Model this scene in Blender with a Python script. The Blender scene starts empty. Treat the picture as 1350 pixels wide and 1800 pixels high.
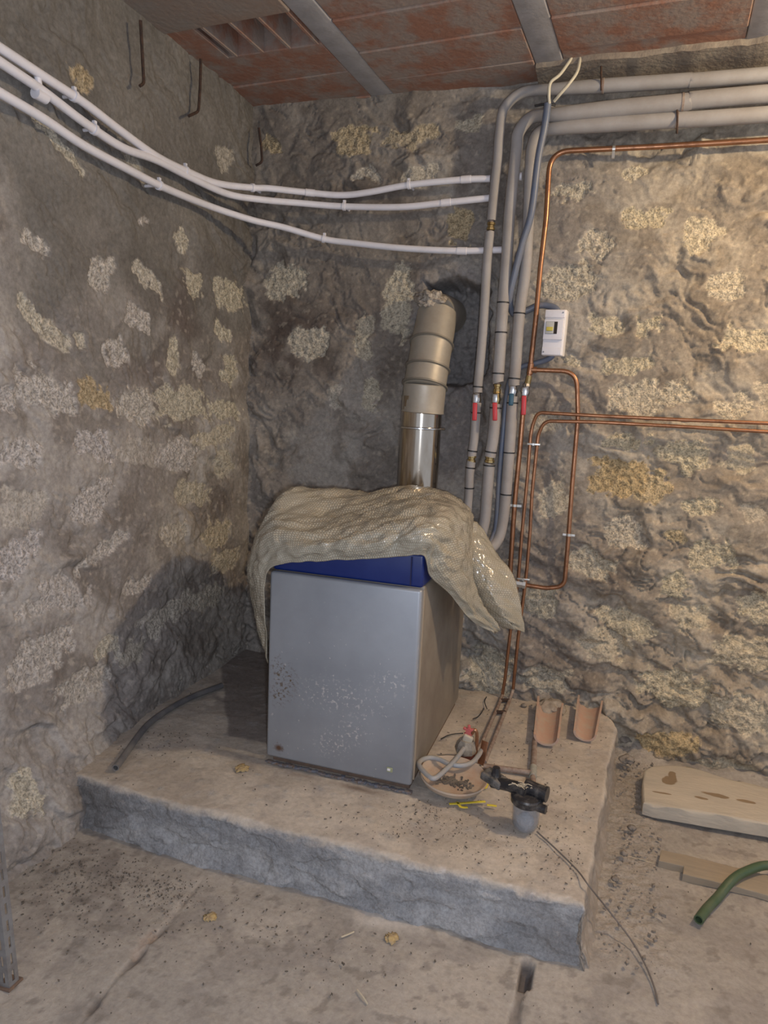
import bpy, bmesh, math, random
import numpy as np
from mathutils import Vector, Matrix

# ---------------------------------------------------------------- camera, light, exposure
F = 1240.0
CAM = np.array([0.0, 0.0, 1.645])
MR = np.array([[0.9499848213, 0.3088998227, 0.0459318928],
               [-0.0913991706, 0.1343687805, 0.9867072628],
               [-0.2986218861, 0.9415550597, -0.1558814896]])
scn = bpy.context.scene
COL = scn.collection
cd = bpy.data.cameras.new('camera'); cam = bpy.data.objects.new('camera', cd); COL.objects.link(cam)
cd.sensor_fit = 'VERTICAL'; cd.sensor_height = 36.0; cd.lens = F / 1800 * 36.0; cd.clip_start = 0.02
m4 = Matrix.Identity(4)
for r_ in range(3):
    m4[r_][0] = MR[0][r_]; m4[r_][1] = MR[1][r_]; m4[r_][2] = -MR[2][r_]; m4[r_][3] = CAM[r_]
cam.matrix_world = m4
scn.camera = cam
scn.view_settings.view_transform = 'Standard'; scn.view_settings.look = 'None'
scn.view_settings.gamma = 1.0; scn.view_settings.use_curve_mapping = False
scn.view_settings.exposure = 0.95

wd = bpy.data.worlds.new('room_ambient'); scn.world = wd; wd.use_nodes = True
wd.node_tree.nodes['Background'].inputs[0].default_value = (0.82, 0.87, 1.0, 1)
wd.node_tree.nodes['Background'].inputs[1].default_value = 0.36

def lamp(name, loc, power, color, radius):
    l = bpy.data.lights.new(name, 'POINT'); l.energy = power; l.color = color; l.shadow_soft_size = radius
    o = bpy.data.objects.new(name, l); COL.objects.link(o); o.location = loc
    return o
lamp('phone_flash_light', (0.06, 0.0, 1.60), 45.0, (0.80, 0.87, 1.0), 0.03)      # the flash beside the lens
lamp('bulb_light', (1.45, 2.40, 2.97), 60.0, (1.0, 0.78, 0.50), 0.05)              # bare bulb hanging right of the view

# ---------------------------------------------------------------- rays from the photograph
def ray(px, py):
    return MR.T @ np.array([(px - 675) / F, -(py - 900) / F, 1.0])
def onz(px, py, z):
    d = ray(px, py); return CAM + d * ((z - CAM[2]) / d[2])
def ony(px, py, y):
    d = ray(px, py); return CAM + d * ((y - CAM[1]) / d[1])
def onx(px, py, x):
    d = ray(px, py); return CAM + d * ((x - CAM[0]) / d[0])
YB, XL, ZP, ZC = 3.47, -1.90, 0.20, 3.11

# ---------------------------------------------------------------- noise
def _hash(ix, iy, seed):
    h = (ix.astype(np.int64) * 374761393 + iy.astype(np.int64) * 668265263 + seed * 1442695041) & 0xFFFFFFFF
    h = ((h ^ (h >> 13)) * 1274126177) & 0xFFFFFFFF
    h = (h ^ (h >> 16)) & 0xFFFF
    return h / 65535.0
def gnoise(x, y, seed=0):
    x0 = np.floor(x); y0 = np.floor(y); fx = x - x0; fy = y - y0
    u = fx * fx * fx * (fx * (fx * 6 - 15) + 10); v = fy * fy * fy * (fy * (fy * 6 - 15) + 10)
    def g(ix, iy, dx, dy):
        a = _hash(ix, iy, seed) * 2 * np.pi
        return np.cos(a) * dx + np.sin(a) * dy
    a = g(x0, y0, fx, fy); b = g(x0 + 1, y0, fx - 1, fy)
    c = g(x0, y0 + 1, fx, fy - 1); d = g(x0 + 1, y0 + 1, fx - 1, fy - 1)
    return ((a * (1 - u) + b * u) * (1 - v) + (c * (1 - u) + d * u) * v) * 1.5
def fbm(x, y, seed=0, octv=4, gain=0.5):
    s = 0; a = 1.0
    for k in range(octv):
        s = s + a * gnoise(x * 2 ** k + 7.3 * k, y * 2 ** k - 3.1 * k, seed + k * 17); a *= gain
    return s
def sst(a, b, x):
    t = np.clip((x - a) / (b - a), 0, 1); return t * t * (3 - 2 * t)
def mixc(a, b, t):
    return a * (1 - t[..., None]) + b * t[..., None]
C3 = lambda *c: np.array(c, float)

# ---------------------------------------------------------------- object helpers
def tag(o, label=None, cat=None, group=None, kind=None):
    if label: o['label'] = label
    if cat: o['category'] = cat
    if group: o['group'] = group
    if kind: o['kind'] = kind
    return o
def empty(name, loc, label, cat, group=None):
    o = bpy.data.objects.new(name, None); COL.objects.link(o); o.location = loc; o.empty_display_size = 0.05
    return tag(o, label, cat, group)
def link(name, me, mat, parent=None, smooth=True):
    o = bpy.data.objects.new(name, me); COL.objects.link(o)
    if mat is not None: me.materials.append(mat)
    if smooth:
        me.polygons.foreach_set('use_smooth', [True] * len(me.polygons))
    if parent is not None:
        o.parent = parent
        o.matrix_parent_inverse = Matrix.Translation(-Vector(parent.location)) if parent.type == 'EMPTY' and not parent.parent else Matrix.Identity(4)
    return o
def pydata(name, v, f, mat, parent=None, smooth=True):
    me = bpy.data.meshes.new(name); me.from_pydata([tuple(map(float, p)) for p in v], [], f); me.update()
    return link(name, me, mat, parent, smooth)
def sub(name, me_obj_args): pass

class MB:
    """collects shapes into ONE mesh"""
    def __init__(s): s.v = []; s.f = []
    def add(s, v, f):
        n = len(s.v); s.v += [tuple(map(float, p)) for p in v]; s.f += [tuple(i + n for i in q) for q in f]; return s
    def box(s, c, size, rot=None, bev=0.0):
        bm = bmesh.new(); bmesh.ops.create_cube(bm, size=1.0)
        for w in bm.verts: w.co = Vector((w.co.x * size[0], w.co.y * size[1], w.co.z * size[2]))
        if bev > 0: bmesh.ops.bevel(bm, geom=list(bm.edges), offset=bev, segments=3, profile=0.5, affect='EDGES')
        if rot is not None: bmesh.ops.transform(bm, matrix=rot, verts=bm.verts)
        bm.verts.index_update()
        s.add([w.co + Vector(c) for w in bm.verts], [[w.index for w in q.verts] for q in bm.faces]); bm.free(); return s
    def tube(s, pts, r, seg=14, caps=True):
        P = [np.array(p, float) for p in pts]; n = len(P)
        rr = list(r) if hasattr(r, '__len__') else [r] * n
        T = [P[min(i + 1, n - 1)] - P[max(i - 1, 0)] for i in range(n)]
        T = [t / (np.linalg.norm(t) + 1e-12) for t in T]
        a = np.array([0, 0, 1.0]) if abs(T[0][2]) < 0.9 else np.array([1.0, 0, 0])
        N = np.cross(T[0], a); N /= np.linalg.norm(N); v = []; f = []
        for i in range(n):
            N = N - T[i] * np.dot(N, T[i]); N /= np.linalg.norm(N); B = np.cross(T[i], N)
            for k in range(seg):
                t = 2 * math.pi * k / seg
                v.append(P[i] + rr[i] * (math.cos(t) * N + math.sin(t) * B))
        for i in range(n - 1):
            for k in range(seg):
                k2 = (k + 1) % seg
                f.append((i * seg + k, i * seg + k2, (i + 1) * seg + k2, (i + 1) * seg + k))
        if caps:
            f.append(tuple(range(seg - 1, -1, -1))); f.append(tuple((n - 1) * seg + k for k in range(seg)))
        return s.add(v, f)
    def lathe(s, prof, c, seg=32, rot=None):
        v = []; f = []; n = len(prof)
        for i in range(n):
            for k in range(seg):
                t = 2 * math.pi * k / seg
                p = Vector((prof[i][0] * math.cos(t), prof[i][0] * math.sin(t), prof[i][1]))
                if rot is not None: p = rot @ p
                v.append(p + Vector(c))
        for i in range(n - 1):
            for k in range(seg):
                k2 = (k + 1) % seg
                f.append((i * seg + k, i * seg + k2, (i + 1) * seg + k2, (i + 1) * seg + k))
        return s.add(v, f)
    def prism(s, poly, z0, z1):
        n = len(poly); v = [(p[0], p[1], z0) for p in poly] + [(p[0], p[1], z1) for p in poly]
        f = [tuple(range(n - 1, -1, -1)), tuple(range(n, 2 * n))] + [(i, (i + 1) % n, n + (i + 1) % n, n + i) for i in range(n)]
        return s.add(v, f)
    def build(s, name, mat, parent=None, smooth=True, sharp=35):
        o = pydata(name, s.v, s.f, mat, parent, smooth)
        if smooth and sharp:
            bm = bmesh.new(); bm.from_mesh(o.data); bmesh.ops.recalc_face_normals(bm, faces=bm.faces)
            for e in bm.edges:
                if len(e.link_faces) == 2 and e.calc_face_angle(0) > math.radians(sharp): e.smooth = False
            bm.to_mesh(o.data); bm.free()
        return o

def cr(pts, n=8):
    """Catmull-Rom (centripetal-ish) through points"""
    P = [np.array(p, float) for p in pts]
    P = [2 * P[0] - P[1]] + P + [2 * P[-1] - P[-2]]; out = []
    for i in range(1, len(P) - 2):
        for k in range(n):
            t = k / n
            out.append(0.5 * ((2 * P[i]) + (-P[i - 1] + P[i + 1]) * t + (2 * P[i - 1] - 5 * P[i] + 4 * P[i + 1] - P[i + 2]) * t * t
                              + (-P[i - 1] + 3 * P[i] - 3 * P[i + 1] + P[i + 2]) * t ** 3))
    out.append(P[-2]); return out
def fillet(pts, rad, n=8):
    """polyline with rounded corners"""
    P = [np.array(p, float) for p in pts]; out = [P[0]]
    for i in range(1, len(P) - 1):
        a = P[i - 1] - P[i]; b = P[i + 1] - P[i]; la = np.linalg.norm(a); lb = np.linalg.norm(b)
        r = rad[i] if hasattr(rad, '__len__') else rad
        d = min(r, la * 0.48, lb * 0.48); a = P[i] + a / la * d; b = P[i] + b / lb * d
        for k in range(n + 1):
            t = k / n; out.append((1 - t) ** 2 * a + 2 * t * (1 - t) * P[i] + t * t * b)
    out.append(P[-1]); return out
def frame(a, b):
    """rotation whose z runs from a to b"""
    return (Vector(b) - Vector(a)).to_track_quat('Z', 'Y').to_matrix()

# ---------------------------------------------------------------- materials
def newmat(name):
    m = bpy.data.materials.new(name); m.use_nodes = True
    return m, m.node_tree.nodes, m.node_tree.links, m.node_tree.nodes['Principled BSDF']
def mat(name, col, rough=0.5, metal=0.0, col2=None, scale=20.0, lo=0.4, hi=0.65, bump=0.0, bscale=80.0, spec=0.5, rough2=None, coat=0.0, stretch=(1, 1, 1), bdist=0.004):
    m, N, L, B = newmat(name)
    B.inputs['Base Color'].default_value = (*col, 1); B.inputs['Roughness'].default_value = rough
    B.inputs['Metallic'].default_value = metal; B.inputs['Specular IOR Level'].default_value = spec
    B.inputs['Coat Weight'].default_value = coat
    tc = N.new('ShaderNodeTexCoord'); mp = N.new('ShaderNodeMapping'); mp.inputs['Scale'].default_value = stretch
    L.new(tc.outputs['Object'], mp.inputs['Vector'])
    if col2 is not None:
        nz = N.new('ShaderNodeTexNoise'); nz.inputs['Scale'].default_value = scale; nz.inputs['Detail'].default_value = 8; nz.inputs['Roughness'].default_value = 0.65
        L.new(mp.outputs[0], nz.inputs['Vector'])
        rp = N.new('ShaderNodeValToRGB'); rp.color_ramp.elements[0].position = lo; rp.color_ramp.elements[1].position = hi
        rp.color_ramp.elements[0].color = (*col, 1); rp.color_ramp.elements[1].color = (*col2, 1)
        L.new(nz.outputs['Fac'], rp.inputs[0]); L.new(rp.outputs[0], B.inputs['Base Color'])
        if rough2 is not None:
            mr = N.new('ShaderNodeMapRange'); mr.inputs['From Min'].default_value = lo; mr.inputs['From Max'].default_value = hi
            mr.inputs['To Min'].default_value = rough; mr.inputs['To Max'].default_value = rough2
            L.new(nz.outputs['Fac'], mr.inputs['Value']); L.new(mr.outputs[0], B.inputs['Roughness'])
    if bump > 0:
        nb = N.new('ShaderNodeTexNoise'); nb.inputs['Scale'].default_value = bscale; nb.inputs['Detail'].default_value = 6
        L.new(mp.outputs[0], nb.inputs['Vector'])
        bp = N.new('ShaderNodeBump'); bp.inputs['Strength'].default_value = bump; bp.inputs['Distance'].default_value = bdist
        L.new(nb.outputs['Fac'], bp.inputs['Height']); L.new(bp.outputs[0], B.inputs['Normal'])
    return m
def masonry(name, grain=0.55, rough=0.95):
    """albedo and stone mask come from the mesh; fine grain from noise"""
    m, N, L, B = newmat(name)
    at = N.new('ShaderNodeAttribute'); at.attribute_name = 'albedo'
    st = N.new('ShaderNodeAttribute'); st.attribute_name = 'stone'
    geo = N.new('ShaderNodeNewGeometry')
    n1 = N.new('ShaderNodeTexNoise'); n1.inputs['Scale'].default_value = 55; n1.inputs['Detail'].default_value = 9; n1.inputs['Roughness'].default_value = 0.68
    n2 = N.new('ShaderNodeTexNoise'); n2.inputs['Scale'].default_value = 110; n2.inputs['Detail'].default_value = 4; n2.inputs['Roughness'].default_value = 0.6
    vo = N.new('ShaderNodeTexVoronoi'); vo.inputs['Scale'].default_value = 75
    for q in (n1, n2, vo): L.new(geo.outputs['Position'], q.inputs['Vector'])
    # grain brightness
    r1 = N.new('ShaderNodeMapRange'); r1.inputs['From Min'].default_value = 0.3; r1.inputs['From Max'].default_value = 0.7
    r1.inputs['To Min'].default_value = 1 - grain * 0.42; r1.inputs['To Max'].default_value = 1 + grain * 0.42
    L.new(n1.outputs['Fac'], r1.inputs['Value'])
    # stones: crystal grain, with the shade of the pits painted dark
    r2 = N.new('ShaderNodeMapRange'); r2.inputs['From Min'].default_value = 0.38; r2.inputs['From Max'].default_value = 0.56
    r2.inputs['To Min'].default_value = 0.70; r2.inputs['To Max'].default_value = 1.12
    L.new(n2.outputs['Fac'], r2.inputs['Value'])
    mx = N.new('ShaderNodeMix'); mx.data_type = 'FLOAT'; mx.inputs[2].default_value = 1.0
    L.new(st.outputs['Fac'], mx.inputs[0]); L.new(r2.outputs[0], mx.inputs[3])
    mu = N.new('ShaderNodeMath'); mu.operation = 'MULTIPLY'; L.new(r1.outputs[0], mu.inputs[0]); L.new(mx.outputs[0], mu.inputs[1])
    vm = N.new('ShaderNodeVectorMath'); vm.operation = 'SCALE'; L.new(at.outputs['Color'], vm.inputs[0]); L.new(mu.outputs[0], vm.inputs['Scale'])
    L.new(vm.outputs[0], B.inputs['Base Color'])
    B.inputs['Roughness'].default_value = rough; B.inputs['Specular IOR Level'].default_value = 0.25
    b1 = N.new('ShaderNodeBump'); b1.inputs['Strength'].default_value = 0.55; b1.inputs['Distance'].default_value = 0.006
    L.new(n1.outputs['Fac'], b1.inputs['Height'])
    b2 = N.new('ShaderNodeBump'); b2.inputs['Distance'].default_value = 0.011
    L.new(n2.outputs['Fac'], b2.inputs['Height']); L.new(st.outputs['Fac'], b2.inputs['Strength']); L.new(b1.outputs[0], b2.inputs['Normal'])
    L.new(b2.outputs[0], B.inputs['Normal'])
    return m
M_wall = masonry('rubble_masonry', 0.62)
M_conc = masonry('rough_concrete', 0.38)
M_white = mat('white_plastic', (0.80, 0.79, 0.84), 0.45, col2=(0.70, 0.68, 0.70), scale=14, lo=0.5, hi=0.8)
M_box = mat('breaker_case_plastic', (0.82, 0.80, 0.80), 0.4)
M_foam = mat('grey_foam_sleeve', (0.36, 0.345, 0.34), 0.62, col2=(0.28, 0.255, 0.235), scale=6, lo=0.4, hi=0.75, bump=0.25, bscale=220, bdist=0.002)
M_tie = mat('black_tie', (0.02, 0.02, 0.022), 0.5)
M_cable = mat('slate_blue_conduit', (0.13, 0.16, 0.23), 0.4, col2=(0.18, 0.19, 0.22), scale=9)
M_cu = mat('copper', (0.40, 0.20, 0.11), 0.32, 0.75, col2=(0.22, 0.11, 0.065), scale=26, lo=0.45, hi=0.72, rough2=0.5)
M_cudust = mat('dusty_copper', (0.25, 0.175, 0.14), 0.7, 0.15, col2=(0.37, 0.31, 0.265), scale=40)
M_brass = mat('brass', (0.55, 0.42, 0.20), 0.32, 0.9, col2=(0.35, 0.26, 0.12), scale=40)
M_chrome = mat('nickel', (0.62, 0.61, 0.60), 0.22, 0.95, col2=(0.35, 0.34, 0.33), scale=40)
M_zinc = mat('zinc_clip', (0.62, 0.62, 0.60), 0.35, 0.7)
M_red = mat('red_handle_plastic', (0.58, 0.05, 0.06), 0.4)
M_bluehandle = mat('dark_blue_handle_plastic', (0.03, 0.10, 0.16), 0.4)
M_cream = mat('cream_cable', (0.62, 0.57, 0.44), 0.5)
M_rebar = mat('rusty_steel', (0.05, 0.035, 0.03), 0.8, 0.3, col2=(0.11, 0.06, 0.04), scale=50, bump=0.4)
M_alu = mat('dull_aluminium', (0.43, 0.40, 0.345), 0.45, 0.35, col2=(0.36, 0.32, 0.26), scale=9, lo=0.35, hi=0.7, rough2=0.6)
M_aludk = mat('tarnished_aluminium', (0.24, 0.22, 0.185), 0.5, 0.35)
M_steel = mat('stainless_steel', (0.52, 0.47, 0.40), 0.12, 1.0, col2=(0.36, 0.30, 0.23), scale=7, rough2=0.2, stretch=(1, 1, 0.3))
M_terra = mat('terracotta', (0.50, 0.33, 0.25), 0.9, col2=(0.47, 0.38, 0.31), scale=18, bump=0.2, bscale=90)
M_ceil = mat('terracotta_block', (0.33, 0.165, 0.11), 0.9, col2=(0.33, 0.26, 0.22), scale=7, lo=0.42, hi=0.58, bump=0.5, bscale=45, bdist=0.006)
M_ceil2 = mat('dusty_terracotta_block', (0.30, 0.215, 0.165), 0.9, col2=(0.29, 0.25, 0.215), scale=5, lo=0.38, hi=0.66, bump=0.5, bscale=45, bdist=0.006)
M_joist = mat('joist_concrete', (0.43, 0.42, 0.43), 0.9, col2=(0.35, 0.335, 0.335), scale=12, bump=0.3, bscale=60)
M_black = mat('black_plastic', (0.022, 0.022, 0.026), 0.35, col2=(0.12, 0.11, 0.10), scale=34, lo=0.48, hi=0.68)
M_blackdust = mat('dusty_black_plastic', (0.16, 0.15, 0.14), 0.7, col2=(0.05, 0.05, 0.05), scale=30, lo=.45, hi=.6)
M_hose = mat('grey_hose', (0.33, 0.35, 0.38), 0.4, col2=(0.40, 0.37, 0.33), scale=30)
M_tubedk = mat('dark_grey_tube', (0.115, 0.115, 0.125), 0.45, col2=(0.20, 0.19, 0.185), scale=12)
M_green = mat('green_hose', (0.055, 0.10, 0.05), 0.45, col2=(0.09, 0.12, 0.07), scale=14)
M_yellow = mat('yellow_plastic', (0.75, 0.60, 0.06), 0.45)
M_foamblob = mat('yellow_foam', (0.50, 0.37, 0.17), 0.9, col2=(0.40, 0.31, 0.2), scale=60, bump=0.6)
M_wood = mat('dusty_wood', (0.34, 0.28, 0.205), 0.85, col2=(0.28, 0.235, 0.18), scale=3, stretch=(1.5, 14, 14), bump=0.25, bscale=12)
M_slab = mat('weathered_slab', (0.47, 0.39, 0.30), 0.9, col2=(0.34, 0.29, 0.24), scale=4, lo=0.42, hi=0.7, stretch=(1, 4, 4), bump=0.5, bscale=20)
M_crumb = mat('dark_crumbs', (0.10, 0.085, 0.07), 0.95, col2=(0.20, 0.17, 0.14), scale=30)
M_rubble = mat('rubble_crumbs', (0.30, 0.26, 0.22), 0.95, col2=(0.17, 0.15, 0.13), scale=30)
M_straw = mat('straw', (0.55, 0.48, 0.36), 0.8)
M_angle = mat('galvanised_angle', (0.36, 0.37, 0.39), 0.4, 0.6, col2=(0.25, 0.235, 0.23), scale=15)
M_rust = mat('rusty_foot', (0.20, 0.13, 0.09), 0.9, 0.1, col2=(0.14, 0.10, 0.08), scale=40, bump=0.4)
M_dark = mat('dark_void', (0.03, 0.025, 0.025), 0.9)

# ---------------------------------------------------------------- masonry sheets
def sheet(name, X, Y, Z, albedo, stone, mat_, label=None, kind='structure', cat=None, flip=False):
    n, m = X.shape
    me = bpy.data.meshes.new(name)
    co = np.stack([X, Y, Z], -1).reshape(-1, 3).astype(np.float32)
    idx = np.arange(n * m).reshape(n, m)
    q = np.stack([idx[:-1, :-1], idx[1:, :-1], idx[1:, 1:], idx[:-1, 1:]], -1).reshape(-1, 4)
    if flip: q = q[:, ::-1]
    me.vertices.add(n * m); me.vertices.foreach_set('co', co.ravel())
    me.loops.add(q.size); me.loops.foreach_set('vertex_index', q.ravel().astype(np.int32))
    me.polygons.add(len(q)); me.polygons.foreach_set('loop_start', np.arange(0, q.size, 4, dtype=np.int32))
    me.update(calc_edges=True)
    a = me.attributes.new('albedo', 'FLOAT_COLOR', 'POINT')
    a.data.foreach_set('color', np.concatenate([np.clip(albedo, 0, 1).reshape(-1, 3), np.ones((n * m, 1))], 1).astype(np.float32).ravel())
    b = me.attributes.new('stone', 'FLOAT', 'POINT'); b.data.foreach_set('value', stone.ravel().astype(np.float32))
    o = link(name, me, mat_)
    tag(o, label, cat, None, kind); return o

def stones(U, V, lst, seed):
    """lst: (u, v, ru, rv, angle, tone, strength) -> mask, tone field"""
    best = np.zeros_like(U); tone = np.zeros_like(U) + 0.4; cov = np.zeros_like(U)
    wx = 0.030 * fbm(U * 9, V * 9, seed, 3); wy = 0.030 * fbm(U * 9 + 40, V * 9 + 11, seed + 5, 3)
    edge = 0.50 * fbm(U * 20, V * 20, seed + 9, 4, .6)
    for (u, v, ru, rv, an, tn, st) in lst:
        du = U + wx - u; dv = V + wy - v; c, s = math.cos(an), math.sin(an)
        a = (c * du + s * dv) / ru; b = (-s * du + c * dv) / rv
        d = (np.abs(a) ** 2.6 + np.abs(b) ** 2.6) ** (1 / 2.6) + edge * 0.55
        mk = sst(1.04, 0.95, d) * st
        sel = mk > best; tone = np.where(sel, tn, tone); best = np.maximum(best, mk)
        cov = np.maximum(cov, sst(1.7, 0.9, d))
    return best, tone, cov

def px_stones(lst, fn, axis):
    out = []
    for s in lst:
        cx, cy, rx, ry = s[:4]; an = s[4] if len(s) > 4 else 0; tn = s[5] if len(s) > 5 else 0.35; st = s[6] if len(s) > 6 else 1.0
        c = fn(cx, cy); a = fn(cx + rx, cy); b = fn(cx, cy + ry)
        k = 0 if axis == 'x' else 1
        ru = abs(a[k] - c[k]); rv = abs(b[2] - c[2])
        out.append((c[k], c[2], max(ru, .012), max(rv, .012), -math.radians(an) * 0.8, tn, st))
    return out

# tone: 0 pinkish white, .35 pale, .9 ochre
BACK = [(480, 255, 18, 20, 0, .9), (622, 250, 32, 28, 0, .85), (722, 240, 50, 17, -8, .8, .8), (820, 218, 22, 12, 0, .6, .8), (648, 308, 22, 12, 0, .3, .8), (745, 312, 32, 14, -20, .35, .7),
        (808, 400, 22, 30, 0, .9), (500, 495, 34, 30, 0, .4, .9), (700, 530, 27, 60, 0, .45, .9), (545, 603, 35, 25, 0, .35, .9), (640, 590, 15, 42, 0, .55, .8), (650, 690, 16, 30, 0, .5, .8),
        (592, 695, 14, 20, 0, .3, .7), (1115, 295, 20, 20, 30, .35), (1012, 337, 36, 12, -8, .35), (1132, 382, 38, 21, 0, .6), (1235, 412, 36, 30, -20, .35), (1045, 432, 28, 24, 35, .3),
        (1000, 494, 50, 32, 0, .35), (1275, 503, 34, 24, 0, .3), (1070, 572, 30, 18, 10, .45), (1148, 570, 22, 15, 0, .45), (1310, 598, 50, 17, 8, .4), (1105, 640, 44, 13, -8, .5),
        (1010, 636, 20, 12, 0, .5, .8), (1120, 700, 46, 32, 0, .3), (1190, 690, 26, 24, 0, .3), (1287, 717, 32, 20, -15, .3), (1095, 777, 44, 14, 0, .6), (1200, 800, 42, 26, 15, .55),
        (1090, 838, 52, 32, 5, 1.0), (1140, 858, 34, 22, 0, .8), (1235, 888, 34, 21, -12, .5), (1305, 810, 30, 22, 0, .5, .6), (1098, 935, 34, 25, 15, .25), (1257, 976, 46, 28, 0, .45), (1185, 1025, 27, 27, 0, .5),
        (1188, 945, 24, 12, -15, .8), (1040, 990, 46, 22, 18, .35, .8), (1335, 1070, 44, 22, -10, .4, .9), (1100, 1098, 52, 20, 20, .5, .8), (962, 742, 30, 20, 0, .4, .6), (975, 875, 26, 34, 0, .4, .7),
        (950, 1058, 36, 26, 0, .55, .8), (1185, 1208, 70, 30, 5, .5, .8), (1165, 1300, 52, 22, 0, 1.0, .9), (1310, 1150, 64, 30, 0, .4, .7), (866, 1182, 40, 42, 0, .5, .8), (1060, 1135, 50, 26, 15, .4, .5),
        (1300, 1245, 54, 35, 0, .35, .7), (1275, 1345, 60, 20, 0, .4, .5), (1220, 1085, 40, 20, 10, .5, .6), (960, 1190, 40, 22, 0, .4, .6), (1345, 700, 20, 30, 0, .3, .6), (1325, 900, 24, 20, 0, .3, .5),
        (1440, 350, 40, 30, 0, .4), (1500, 600, 50, 30, 0, .5), (1480, 850, 45, 35, 0, .4), (1600, 450, 45, 35, 0, .5), (1650, 750, 50, 40, 0, .6), (1560, 1050, 60, 40, 0, .4)]
LEFT = [(140, 130, 22, 18, 35, 1.0), (152, 160, 14, 14, 0, .9), (100, 250, 46, 15, 38, .5), (235, 285, 30, 12, 38, .5, .7), (395, 275, 14, 26, 20, .3, .8), (68, 430, 20, 20, 0, .25), (318, 425, 9, 24, -12, .4), (250, 388, 7, 7, 0, .2),
        (178, 482, 16, 32, 18, .25), (258, 487, 28, 15, 32, .35), (340, 497, 15, 18, 0, .6), (412, 522, 22, 27, 0, .55), (383, 512, 8, 22, -12, .4), (60, 555, 30, 15, 38, .45), (105, 588, 30, 22, 30, .4),
        (147, 602, 7, 9, 0, .4), (240, 560, 24, 19, 15, .2), (205, 618, 21, 27, -18, .2), (388, 583, 17, 15, 15, .5), (308, 628, 14, 32, -12, .55), (352, 645, 14, 14, 0, .15), (403, 650, 13, 22, 0, .55),
        (70, 685, 44, 34, 10, .2), (105, 712, 24, 22, 0, .2), (167, 697, 32, 24, 22, 1.0), (240, 712, 38, 28, 0, .25), (322, 710, 42, 30, -5, .45), (398, 722, 28, 14, 0, .55),
        (38, 795, 38, 26, 0, .15), (165, 785, 34, 28, 25, .1), (250, 795, 34, 24, 10, .25, .45), (315, 798, 32, 25, 0, .15), (375, 768, 34, 16, -10, .6, .8), (392, 812, 15, 24, 0, .55, .7),
        (165, 880, 36, 30, -28, .15), (345, 868, 30, 21, 20, .6, .8), (45, 892, 36, 25, 15, .3, .5), (305, 935, 22, 20, 0, .3, .8), (378, 940, 21, 26, 0, .7, .9), (185, 965, 46, 14, -28, .2, .9),
        (28, 982, 46, 32, -25, .1), (395, 985, 24, 18, 0, .6, .7), (115, 1042, 42, 30, 25, .15, .8), (240, 1027, 22, 18, 0, .2, .8), (60, 1068, 24, 15, 0, .2, .7), (300, 1078, 42, 18, -20, .3, .8),
        (365, 1052, 28, 20, 0, .35, .7), (80, 1142, 52, 28, 5, .2, .9), (187, 1138, 24, 16, 0, .45, .9), (145, 1205, 48, 24, 0, .25, .8), (22, 1390, 22, 34, 0, .6), (50, 1190, 40, 22, 0, .2, .7),
        (230, 1150, 24, 18, 0, .4, .6), (265, 1090, 20, 12, 0, .3, .5), (10, 700, 14, 22, 0, .15), (-90, 600, 50, 40, 0, .3), (-120, 850, 60, 40, 0, .2), (-100, 400, 40, 40, 0, .4)]

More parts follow.
